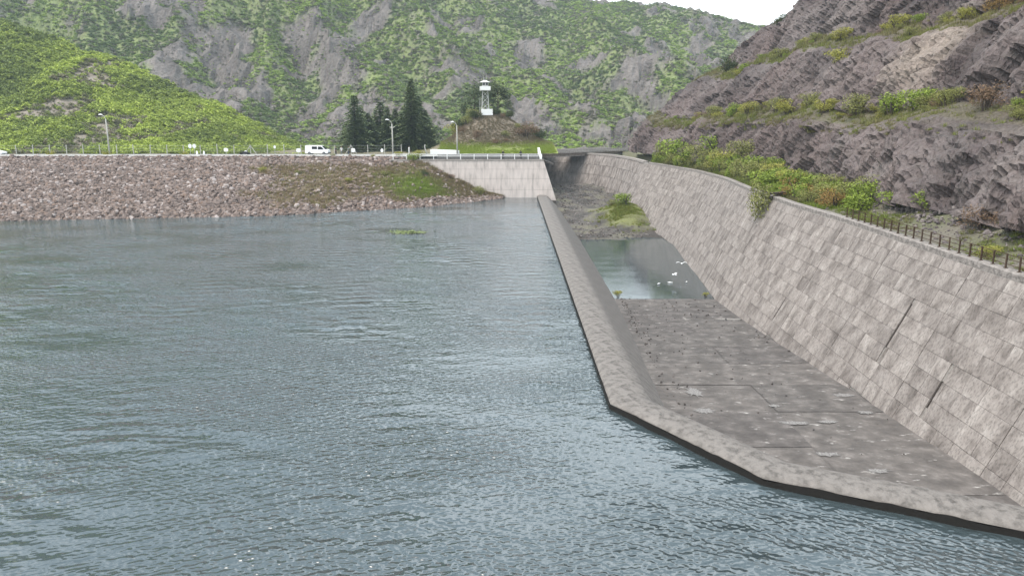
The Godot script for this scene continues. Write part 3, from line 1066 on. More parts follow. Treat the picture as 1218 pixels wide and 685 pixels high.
func build_channel() -> void:
	# floor slabs from the lip down to the pool
	var t := thing("spillway_floor", "dark stained concrete floor slabs sloping from the lip to the pool", "spillway floor")
	rng.seed = 404
	var under := MB.new()
	under.quad(Vector3(6.5, -0.35 - 0.1, -24), Vector3(21.5, -0.45, -24), Vector3(21.5, -3.2, -77.5), Vector3(6.5, -3.2, -77.5))
	part("slab_bedding", under.mesh(), M.mortar, t)
	var rows := 10
	for r in rows:
		var d0 := 24.0 + (77.4 - 24.0) * r / rows + 0.008
		var d1 := 24.0 + (77.4 - 24.0) * (r + 1) / rows - 0.008
		for cidx in 2:
			var k0 := 0.0 if cidx == 0 else 0.52
			var k1 := 0.52 if cidx == 0 else 1.0
			var lift := rng.randf_range(-0.018, 0.018)
			var at := func(i: int, j: int) -> Vector3:
				var d := lerpf(d0, d1, i / 8.0)
				var xl := floor_joint_x(d) - 0.5
				var xr := table(BASE_X, d) + 0.15
				var k := lerpf(k0, k1, j / 8.0)
				var x := lerpf(xl, xr, k) + (0.008 if j == 0 else (-0.008 if j == 8 else 0.0))
				var edge := -0.012 if i == 0 or i == 8 or j == 0 or j == 8 else 0.0
				return Vector3(x, floor_y(d) + lift + edge + n_mid.get_noise_2d(x * 3.0, d * 3.0) * 0.035, -d)
			var fuv := func(_i: int, _j: int, p: Vector3) -> Vector2:
				return Vector2(p.x, p.z)
			part("floor_slab", sheet(8, 8, at, false, null, fuv), M.slab[(r + cidx * 2 + rng.randi() % 2) % 3], t)
	for e in [[922, 483, 0.4, 0.3], [945, 503, 0.9, 0.35], [985, 502, 0.6, 0.3], [1003, 470, 0.7, 0.4], [826, 466, 0.5, 1.1], [838, 488, 0.6, 0.5], [1030, 490, 0.5, 0.3], [985, 540, 0.7, 0.3], [1045, 560, 0.6, 0.3]]:
		var r := towards(e[0], e[1])
		var hit := Vector3(0, 14.3, 0)
		for q in 900:
			hit += r * 0.1
			if hit.y < floor_y(-hit.z) + 0.04:
				break
		var cm := MB.new()
		var ring := []
		for q in 40:
			var a := TAU * q / 40.0
			var rr := 0.55 + 0.75 * absf(n_mid.get_noise_2d(hit.x * 9.0 + cos(a) * 22.0, hit.z * 9.0 + sin(a) * 22.0) + 0.25 * rng.randfn() * 0.6) + (0.35 if q % 5 == 0 else 0.0)
			var x: float = hit.x + cos(a) * rr * e[2]
			var z: float = hit.z + sin(a) * rr * e[3]
			ring.push_back(Vector3(x, floor_y(-z) + n_mid.get_noise_2d(x * 3.0, -z * 3.0) * 0.035 + 0.024, z))
		hit.y = floor_y(-hit.z) + n_mid.get_noise_2d(hit.x * 3.0, -hit.z * 3.0) * 0.035 + 0.026
		for q in 40:
			cm.tri(hit, ring[(q + 1) % 40], ring[q])
		part("mineral_crust", cm.mesh(), M.crust, t)
	# mud and rubble past the pool
	var at2 := func(i: int, j: int) -> Vector3:
		var d := 77.2 + 110.0 * i / 150
		var x := 7.0 + 17.5 * j / 50
		var y := floor_y(d) - (0.12 if d < 79.0 else 0.0)
		var rough := smoothstep(112.0, 124.0, d)
		y += (n_mid.get_noise_2d(x * 2.2, d * 4.5) * 0.75 + n_low.get_noise_2d(x * 9.0, d * 12.0) * 0.3) * rough
		y += 2.3 * exp(-pow((x - 20.5) / 4.2, 2.0) - pow((d - 140.0) / 7.5, 2.0))
		return Vector3(x, y, -d)
	var tint2 := func(_i: int, _j: int, p: Vector3) -> Color:
		var n := clampf(n_mid.get_noise_2d(p.x * 3.0, p.z * 5.0) * 1.3 + 0.45, 0, 1)
		var c := Color(0.068, 0.059, 0.053).lerp(Color(0.165, 0.145, 0.13), n)
		var g := exp(-pow((p.x - 20.0) / 3.6, 2.0) - pow((-p.z - 137.0) / 8.0, 2.0))
		return c.lerp(Color(0.19, 0.20, 0.07), clampf(g * 1.3 + (n - 0.5) * 0.5, 0, 0.9))
	solid("channel_bed", sheet(150, 50, at2, false, tint2), M.mud, "structure")
	var pw := func(i: int, j: int) -> Vector3:
		return Vector3(8.5 + 16.5 * j / 20, -3.12, -77.0 - 46.0 * i / 30)
	var uvf := func(_i: int, _j: int, p: Vector3) -> Vector2:
		return Vector2(p.x, p.z)
	solid("pool_water", sheet(30, 20, pw, false, null, uvf), M.pool, "structure")
	# loose stones
	var where := []
	var tints := []
	for k in 800:
		var d := 33.0 + 44.0 * pow(rng.randf(), 0.55)
		var f := rng.randf()
		if rng.randf() < 0.35:
			f = 0.03 + absf(rng.randfn()) * 0.06
		var x := lerpf(floor_joint_x(d), table(BASE_X, d), f)
		if x > table(BASE_X, d):
			continue
		var sz := 0.045 + 0.17 * pow(rng.randf(), 5.0)
		where.push_back(Transform3D(Basis.from_euler(Vector3(rng.randfn(), rng.randf() * TAU, rng.randfn())) * sz, Vector3(x, floor_y(d) + sz * 0.2, -d)))
		tints.push_back(Color(0.07, 0.062, 0.06).lerp(Color(0.16, 0.14, 0.13), rng.randf()))
	for k in 4200:
		var d := rng.randf_range(119.0, 186.0)
		var x := rng.randf_range(9.5, 22.0)
		var sz := 0.12 + 0.4 * pow(rng.randf(), 3.0)
		where.push_back(Transform3D(Basis.from_euler(Vector3(rng.randfn(), rng.randf() * TAU, rng.randfn())) * sz, Vector3(x, floor_y(d) + n_mid.get_noise_2d(x * 2.2, d * 4.5) * 0.75 + n_low.get_noise_2d(x * 9.0, d * 12.0) * 0.3 + 0.02, -d)))
		tints.push_back(Color(0.08, 0.07, 0.065).lerp(Color(0.26, 0.235, 0.22), rng.randf()))
	many("channel_rubble", rock_mesh(51), M.stone, where, tints, "loose dark stones scattered over the spillway channel floor", "rubble")

func weir_block(path: Array, deep: Callable) -> ArrayMesh:
	# path: [point on the outer edge, inward direction scaled for the mitre]
	var prof := [[0.02, 0.31], [0.04, 0.37], [0.1, 0.43], [0.24, 0.50], [0.55, 0.555], [1.0, 0.57], [1.4, 0.54], [1.78, 0.455], [2.15, 0.28]]
	var np := prof.size() + 6
	var n := path.size() - 1
	var at := func(i: int, j: int) -> Vector3:
		var e: Vector2 = path[i][0]
		var inn: Vector2 = path[i][1]
		var o: float
		var y: float
		if j < prof.size():
			o = prof[j][0]
			y = prof[j][1]
		else:
			var f := float(j - prof.size() + 1) / 6.0
			var bottom: float = deep.call(-e.y)
			y = lerpf(0.28, bottom, f)
			o = 2.15 + (0.28 - y) * 0.98
		var q: Vector2 = e + inn * o
		var w := n_mid.get_noise_3d(q.x * 3.0, y * 3.0, q.y * 3.0) * 0.03 + n_mid.get_noise_3d(q.x * 14.0, y * 14.0, q.y * 14.0) * 0.012
		return Vector3(q.x, y + w, q.y)
	var uvf := func(i: int, j: int, p: Vector3) -> Vector2:
		return Vector2(p.x, p.z)
	return sheet(n, np - 1, at, true, null, uvf)

func build_weir() -> void:
	var t := thing("spillway_weir", "long concrete spillway crest with dark wet water edge bending round its end", "weir")
	var line := weir_line()
	var deep := func(d: float) -> float:
		return floor_y(d) - 0.25
	# mitred inward directions at the corners
	var inward := []
	for i in line.size():
		var a: Vector2 = (line[i] - line[maxi(i - 1, 0)])
		var b: Vector2 = (line[mini(i + 1, line.size() - 1)] - line[i])
		if i == 0:
			a = b
		if i == line.size() - 1:
			b = a
		var na := Vector2(-a.y, a.x).normalized() * -1.0
		var nb := Vector2(-b.y, b.x).normalized() * -1.0
		# the channel lies to the right of the long side
		na = na if na.dot(Vector2(1, -0.6)) > 0 else -na
		nb = nb if nb.dot(Vector2(1, -0.6)) > 0 else -nb
		var m := (na + nb).normalized()
		inward.push_back(m / m.dot(na))
	for i in line.size() - 1:
		var len: float = (line[i + 1] - line[i]).length()
		var blocks := maxi(1, int(round(len / 13.0)))
		for b in blocks:
			var f0 := float(b) / blocks + (0.012 / len if b > 0 else 0.0)
			var f1 := float(b + 1) / blocks - (0.012 / len if b < blocks - 1 else 0.0)
			var path := []
			var steps := maxi(4, int(len / blocks / 0.35))
			for k in steps + 1:
				var f := lerpf(f0, f1, float(k) / steps)
				path.push_back([line[i].lerp(line[i + 1], f), inward[i].lerp(inward[i + 1], f) if blocks == 1 else (inward[i + 1] if f > 0.999 else (inward[i] if f < 0.001 else Vector2(1, 0).lerp(inward[i + 1], clampf((f - 0.97) / 0.03, 0, 1))))])
			var blk := part("crest_block", weir_block(path, deep), M.crest, t)
			var wet := func(u: int, w: int) -> Vector3:
				var e: Vector2 = path[u][0]
				var inn: Vector2 = path[u][1]
				var y := -2.2 + 2.49 * w / 6.0
				var rough := n_mid.get_noise_3d(e.x * 6.0, y * 8.0, e.y * 6.0) * 0.02 * clampf(6.0 - w, 0.0, 1.0)
				var lip := -0.012 if w >= 5 else 0.0
				if w == 6:
					y += 0.03 + n_mid.get_noise_2d(e.x * 7.0 + e.y * 2.0, e.y * 7.0) * 0.13
				return Vector3(e.x + inn.x * (lip + rough), y, e.y + inn.y * (lip + rough))
			part("wet_face", sheet(path.size() - 1, 6, wet, true), M.algae, blk)

func build_wall() -> void:
	var t := thing("retaining_wall", "tall leaning wall of pale weathered concrete panels beside the spillway", "retaining wall")
	rng.seed = 505
	# body behind the panels
	var body := func(i: int, j: int) -> Vector3:
		var d := -20.0 + 171.0 * i / 171
		var y := lerpf(floor_y(d) - 1.2, TOP_Y - 0.1, j / 10.0)
		return wall_at(d, y, -0.07)
	part("wall_core", sheet(171, 10, body, false), M.mortar, t)
	# coping
	for k in 43:
		var d0 := -20.0 + k * 4.0
		var mb := MB.new()
		var prof := [Vector2(-0.03, -0.32), Vector2(-0.03, -0.02), Vector2(0.02, 0.02), Vector2(0.62, 0.02), Vector2(0.66, -0.02), Vector2(0.66, -0.32)]
		var rings := []
		for e in 3:
			var d: float = d0 + (0.01 if e == 0 else (3.99 if e == 2 else 2.0))
			if d > 151.0:
				d = 151.0
			var ring := []
			for p in prof:
				ring.push_back(Vector3(table(TOP_X, d) - 0.06 + p.x, TOP_Y + p.y, -d))
			rings.push_back(ring)
		for e in 2:
			for q in prof.size() - 1:
				mb.quad(rings[e][q], rings[e][q + 1], rings[e + 1][q + 1], rings[e + 1][q])
		if d0 > 147.0:
			continue
		part("coping_stone", mb.mesh(), M.coping, t)
	# panels
	var slots := [[43.4, 1.6, 4.2], [84.2, -1.6, 0.6], [37.0, 0.3, 1.7], [60.5, -0.9, 0.6]]
	var list := []
	var d := 24.0
	var col := 0
	while d < 150.2:
		var w := rng.randf_range(1.2, 1.75)
		var big := col % 6 == 5
		for r in 12:
			var y0 := -4.0 + r * 0.942
			var y1 := y0 + 0.942
			var mid := d + w * 0.5
			if y1 < floor_y(mid) + 0.12:
				continue
			var a := d + (0.05 if big else 0.0)
			var b := d + w
			var pieces := [[a, b]]
			var z := rng.randf()
			if z < 0.1:
				pieces = [[a, lerpf(a, b, 0.5)], [lerpf(a, b, 0.5), b]]
			for sl in slots:
				if y1 > sl[1] and y0 < sl[2] and sl[0] > a and sl[0] < b:
					pieces = [[a, sl[0] - 0.11], [sl[0] + 0.11, b]]
			for p in pieces:
				list.push_back([p[0], p[1], y0, minf(y1, TOP_Y - 0.33)])
		d += w
		col += 1
	var rest := {}
	var shown := 0
	var order := range(list.size())
	order.sort_custom(func(a, b): return absf(list[a][0] - 52.0) < absf(list[b][0] - 52.0))
	# those before the frame edge are out of view: they join the rest
	for k in order:
		var q: Array = list[k]
		var in_view: bool = q[0] > 27.5
		var solo := in_view and shown < 296
		var mb: MB
		var tone := rng.randi() % 5
		if solo:
			mb = MB.new()
		else:
			if not rest.has(tone):
				rest[tone] = MB.new()
			mb = rest[tone]
		panel(mb, q[0], q[1], q[2], q[3])
		if solo:
			part("wall_panel", mb.mesh(), M.panel[tone], t)
			shown += 1
	for tone in rest:
		var o := part("wall_panels", rest[tone].mesh(), M.panel[tone], t)
		o.set_meta("kind", "stuff")
	# dark brown-stained strips in the open slots, painting in the shade of their depth
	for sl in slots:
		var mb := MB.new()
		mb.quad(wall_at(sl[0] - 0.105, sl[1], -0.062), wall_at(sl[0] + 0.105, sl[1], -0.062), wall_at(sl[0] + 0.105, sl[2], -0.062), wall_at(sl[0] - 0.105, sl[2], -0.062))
		part("slot_shade_strip", mb.mesh(), M.slot_shade, t)
	# railing
	var rl := thing("guard_railing", "low rusty railing along the top of the leaning retaining wall", "railing")
	var prev := []
	for k in 34:
		var dd := 22.0 + k * 1.13
		var o := Vector3(table(TOP_X, dd) + 0.3, TOP_Y + 0.02, -dd)
		var mb := MB.new()
		mb.box(o + Vector3(0, 0.36, 0), Vector3(0.07, 0.74, 0.07), Basis(Vector3.UP, rng.randfn() * 0.2) * Basis(Vector3.RIGHT, rng.randfn() * 0.03))
		mb.box(o + Vector3(0, 0.02, 0), Vector3(0.16, 0.03, 0.16))
		part("post", mb.mesh(), M.rust, rl)
		if k % 6 == 0 and k > 0 or k == 33:
			for hh in [0.2, 0.45, 0.68]:
				var pts := []
				var rr := []
				for e in prev:
					pts.push_back(e + Vector3(0.045, hh + rng.randfn() * 0.006, 0))
					rr.push_back(0.02)
				pts.push_back(o + Vector3(0.045, hh, 0))
				rr.push_back(0.02)
				var m2 := MB.new()
				m2.tube(pts, rr, 5)
				part("rail", m2.mesh(), M.rust, rl)
			prev = []
		prev.push_back(o)

func panel(mb: MB, d0: float, d1: float, y0: float, y1: float) -> void:
	var g := 0.005
	var out := rng.randf_range(-0.012, 0.01)
	var tilt := rng.randfn() * 0.006
	var a := [[d0 + g, y0 + g], [d1 - g, y0 + g], [d1 - g, y1 - g], [d0 + g, y1 - g]]
	var bev := 0.008
	var b := [[d0 + g + bev, y0 + g + bev], [d1 - g - bev, y0 + g + bev], [d1 - g - bev, y1 - g - bev], [d0 + g + bev, y1 - g - bev]]
	var back := []
	var rim := []
	var face := []
	var uv := []
	for k in 4:
		back.push_back(wall_at(a[k][0], a[k][1], -0.075))
		rim.push_back(wall_at(a[k][0], a[k][1], out - 0.007))
		face.push_back(wall_at(b[k][0], b[k][1], out + tilt * (1 if k < 2 else -1)))
		uv.push_back(Vector2(a[k][0], a[k][1] * 1.15))
	mb.quad_uv(face[3], face[2], face[1], face[0], uv[3], uv[2], uv[1], uv[0])
	for k in 4:
		var k2 := (k + 1) % 4
		mb.quad_uv(face[k], face[k2], rim[k2], rim[k], uv[k], uv[k2], uv[k2], uv[k])
		mb.quad_uv(rim[k], rim[k2], back[k2], back[k], uv[k], uv[k2], uv[k2], uv[k])

func build_far_wall() -> void:
	var t := thing("curved_lining_wall", "weathered curved lining wall of the channel below the bridge", "lining wall")
	rng.seed = 606
	var top := [Vector2(25.6, -151.0), Vector2(25.3, -168.0), Vector2(23.2, -184.0), Vector2(19.0, -194.5), Vector2(14.0, -200.0), Vector2(4.0, -206.0)]
	var bot := [Vector2(21.6, -150.5), Vector2(21.8, -164.0), Vector2(19.6, -179.0), Vector2(16.0, -188.5), Vector2(11.5, -193.5), Vector2(2.0, -199.0)]
	var along := func(l: Array, f: float) -> Vector2:
		var q: float = f * (l.size() - 1)
		var i := clampi(int(q), 0, l.size() - 2)
		var a: Vector2 = l[maxi(i - 1, 0)]
		var d: Vector2 = l[mini(i + 2, l.size() - 1)]
		return l[i].cubic_interpolate(l[i + 1], a, d, q - i)
	var at := func(f: float, k: float, out: float) -> Vector3:
		var a: Vector2 = along.call(top, f)
		var b: Vector2 = along.call(bot, f)
		var q: Vector2 = b.lerp(a, k)
		var inn := (b - a).normalized()
		return Vector3(q.x + inn.x * out, lerpf(-2.0, 7.0, k) + out * 0.4, q.y + inn.y * out)
	var core := func(i: int, j: int) -> Vector3:
		return at.call(i / 60.0, j / 8.0, -0.1)
	part("wall_core", sheet(60, 8, core, true), M.mortar, t)
	var cols := 24
	for c in cols:
		for r in 4:
			var f0 := float(c) / cols + 0.0008
			var f1 := float(c + 1) / cols - 0.0008
			var k0 := r / 4.0 + 0.004
			var k1 := (r + 1) / 4.0 - 0.004
			var out := rng.randf_range(-0.04, 0.05)
			var mb := MB.new()
			var p := [at.call(f0, k0, out), at.call(f1, k0, out), at.call(f1, k1, out), at.call(f0, k1, out)]
			var b := [at.call(f0, k0, -0.15), at.call(f1, k0, -0.15), at.call(f1, k1, -0.15), at.call(f0, k1, -0.15)]
			var uv := [Vector2(f0 * 62, k0 * 10), Vector2(f1 * 62, k0 * 10), Vector2(f1 * 62, k1 * 10), Vector2(f0 * 62, k1 * 10)]
			mb.quad_uv(p[3], p[2], p[1], p[0], uv[3], uv[2], uv[1], uv[0])
			for q in 4:
				var q2 := (q + 1) % 4
				mb.quad_uv(p[q], p[q2], b[q2], b[q], uv[q], uv[q2], uv[q2], uv[q])
			part("wall_panel", mb.mesh(), M.panel[rng.randi() % 5], t)
	# coping and road edge along the top
	var cop := MB.new()
	for i in 40:
		var a0: Vector2 = along.call(top, i / 40.0)
		var a1: Vector2 = along.call(top, (i + 1) / 40.0)
		var m := (a0 + a1) * 0.5
		var dir := a1 - a0
		cop.box(Vector3(m.x + 0.25, 7.2, m.y - 0.1), Vector3(dir.length() + 0.05, 0.42, 0.8), Basis(Vector3.UP, -dir.angle()))
	part("coping", cop.mesh(), M.concrete, t)
	# bridge
	var b := thing("road_bridge", "flat concrete road bridge over the spillway channel beyond the abutment", "bridge")
	var p0 := Vector3(4.5, 7.75, -184.5)
	var p1 := Vector3(28.5, 7.75, -209.0)
	var dirb := (p1 - p0).normalized()
	var bas := Basis(dirb, Vector3.UP, dirb.cross(Vector3.UP))
	var len := (p1 - p0).length()
	var dk := MB.new()
	dk.box((p0 + p1) * 0.5, Vector3(len, 0.42, 6.0), bas)
	part("deck", dk.mesh(), M.concrete, b)
	for e in [-1.0, 1.0]:
		var pk := MB.new()
		pk.box((p0 + p1) * 0.5 + Vector3(0, 0.42, 0) + bas.z * 2.9 * e, Vector3(len, 0.34, 0.22), bas)
		part("parapet", pk.mesh(), M.concrete, b)
		var gd := MB.new()
		gd.box((p0 + p1) * 0.5 - Vector3(0, 0.66, 0) + bas.z * 2.0 * e, Vector3(len, 0.9, 0.5), bas)
		part("girder", gd.mesh(), M.concrete, b)
	var st := MB.new()
	st.tube([p0 + dirb * 1.0 + Vector3(0, -0.7, 3.2), p0 + dirb * 7.6 + Vector3(0, -2.7, 3.2)], [0.28, 0.28], 4)
	part("strut", st.mesh(), M.concrete, b)

func build_abutment() -> void:
	var t := thing("abutment_wall", "pale pinkish concrete abutment wall with white railing at the water's edge", "wall")
	rng.seed = 707
	# core: front face at z = -155, right side leaning out into the channel
	var mb := MB.new()
	var top := 7.55
	var f := [Vector3(-24, -3, -155.1), Vector3(9.6, -3, -155.1), Vector3(6.15, top, -155.1), Vector3(-24, top, -155.1)]
	var k := [Vector3(-24, -3, -186), Vector3(9.6, -3, -186), Vector3(6.15, top, -186), Vector3(-24, top, -186)]
	mb.quad(f[0], f[1], f[2], f[3])
	mb.quad(f[1], k[1], k[2], f[2])
	mb.quad(f[3], f[2], Vector3(6.15, top, -157.7), Vector3(-24, top, -157.7))
	mb.quad(Vector3(5.1, top, -157.6), f[2], k[2], Vector3(5.1, top, -186))
	part("wall_core", mb.mesh(), M.wall_joint, t)
	var xs := [-23.5, -17.0, -10.6, -5.4, -0.4, 4.2]
	var rows := [[-0.6, 1.55], [1.58, 3.75], [3.78, 5.6], [5.63, 7.28]]
	for i in xs.size() - 1:
		for r in rows.size():
			var p := MB.new()
			var w: float = xs[i + 1] - xs[i] - 0.035
			var h: float = rows[r][1] - rows[r][0]
			p.box(Vector3((xs[i] + xs[i + 1]) * 0.5, (rows[r][0] + rows[r][1]) * 0.5, -155.02 + rng.randf_range(-0.02, 0.03)), Vector3(w, h, 0.14))
			part("wall_panel", p.mesh(), M.white_wall, t)
	# end panels and the leaning side face
	for r in rows.size():
		var p := MB.new()
		var xa := lerpf(9.6, 6.15, (rows[r][0] + 3.0) / 10.55)
		var xb := lerpf(9.6, 6.15, (rows[r][1] + 3.0) / 10.55)
		var z0 := -154.95
		var y0: float = rows[r][0]
		var y1: float = rows[r][1]
		p.quad(Vector3(4.22, y0, z0), Vector3(xa + 0.06, y0, z0), Vector3(xb + 0.06, y1, z0), Vector3(4.22, y1, z0))
		p.quad(Vector3(xa + 0.06, y0, z0), Vector3(xa + 0.06, y0, -186), Vector3(xb + 0.06, y1, -186), Vector3(xb + 0.06, y1, z0))
		part("wall_panel", p.mesh(), M.white_wall, t)
	var cp := MB.new()
	cp.box(Vector3(-9.0, 7.42, -155.3), Vector3(30.6, 0.24, 0.9))
	part("coping", cp.mesh(), M.concrete, t)
	# sloped white parapet at the corner
	var sp := MB.new()
	sp.extrude(PackedVector2Array([Vector2(0, 0), Vector2(15, 0), Vector2(15, 1.9), Vector2(13.5, 1.9), Vector2(0, 0.35)]), 0.2, 0.02, Vector3(5.75, 7.5, -155.6), Vector3(0, 0, -1), Vector3(1, 0, 0))
	var o := thing("sloped_parapet", "white parapet rising along the abutment corner by the bridge", "parapet")
	part("parapet_body", sp.mesh(), M.white, o)
	# railing
	var rl := thing("white_railing", "thin white metal railing on top of the pale abutment wall", "railing")
	for q in 12:
		var x := -23.6 + q * 2.68
		var p := MB.new()
		p.box(Vector3(x, 8.05, -155.3), Vector3(0.13, 1.06, 0.13))
		part("post", p.mesh(), M.white, rl)
	for h in [8.15, 8.56]:
		var p := MB.new()
		p.box(Vector3(-8.9, h, -155.3), Vector3(29.6, 0.08, 0.07))
		part("rail", p.mesh(), M.white, rl)
	# walkway behind the railing
	var wk := MB.new()
	wk.box(Vector3(-9.5, 7.3, -162.5), Vector3(29.0, 0.5, 12.5))
	solid("walkway", wk.mesh(), M.concrete, "structure")

func build_trees() -> void:
	var protos := [make_conifer(17.0, 5.4, 11), make_conifer(13.0, 4.6, 12), make_conifer(11.5, 5.8, 13)]
	var z := -192.0
	# [pixel, height, width, which, label]
	var list := [[426.0, 13.6, 1.0, 1, "slim dark conifer standing at the edge of the grove away from the tower"], [456.0, 12.4, 1.05, 2, "broad dark conifer with a blunt crown beside the tallest one"], [492.0, 17.2, 1.05, 0, "tallest dark conifer of the grove behind the road"],
		[441.0, 9.6, 1.0, 2, "short dark conifer filling the grove behind the van"], [473.0, 10.6, 1.1, 1, "dark conifer directly behind the forked lamp post"], [507.0, 9.8, 1.0, 2, "low wide conifer at the railing end of the grove"], [413.0, 6.4, 0.9, 1, "smallest dark conifer on the hill side of the grove"], [484.0, 11.4, 1.0, 2, "bushy dark conifer in front of the tallest one"], [464.0, 11.0, 1.0, 0, "narrow dark conifer squeezed between the blunt one and the lamp post"], [500.0, 13.2, 1.0, 1, "dark conifer on the railing side of the tallest one"], [433.0, 11.0, 1.0, 2, "dark conifer leaning against the slim edge one"]]
	for e in list:
		var src: Node3D = protos[e[3]]
		var hh: float = [17.0, 13.0, 11.5][e[3]]
		var zz: float = z + rng.randf_range(-5.0, 4.0)
		var x: float = (e[0] - 609.0) / 920.0 * -zz
		var o := copy_of(src, Vector3(x, mound_y(x, -zz) - 0.1, zz), rng.randf() * TAU, e[1] / hh)
		o.scale *= Vector3(1.3, 1.0, 1.3)
		tag(o, e[4], "conifer", "dark conifers of the grove")
	var pines := [make_pine(12.5, 4.6, 21, "pine_tree", Color(0.06, 0.08, 0.045), Color(0.12, 0.145, 0.075)), make_pine(11.5, 3.8, 22, "pine_tree", Color(0.06, 0.08, 0.045), Color(0.12, 0.14, 0.07))]
	for e in [[566.0, 201.0, 142.0, 1.2, 0, "dark round pine on the lamp side of the watchtower"], [592.0, 203.0, 142.0, 1.2, 1, "dark pine behind the watchtower on the bridge side"], [578.0, 208.0, 142.0, 1.3, 1, "dark pine directly behind the watchtower"]]:
		var d: float = e[1]
		var x: float = (e[0] - 609.0) / 920.0 * d
		var y := mound_y(x, d)
		var o := copy_of(pines[e[4]], Vector3(x, maxf(y, 12.0) - 0.6, -d), rng.randf() * TAU, e[3])
		tag(o, e[5], "pine tree")
	rng.seed = 815
	for p in protos + pines:
		p.free()

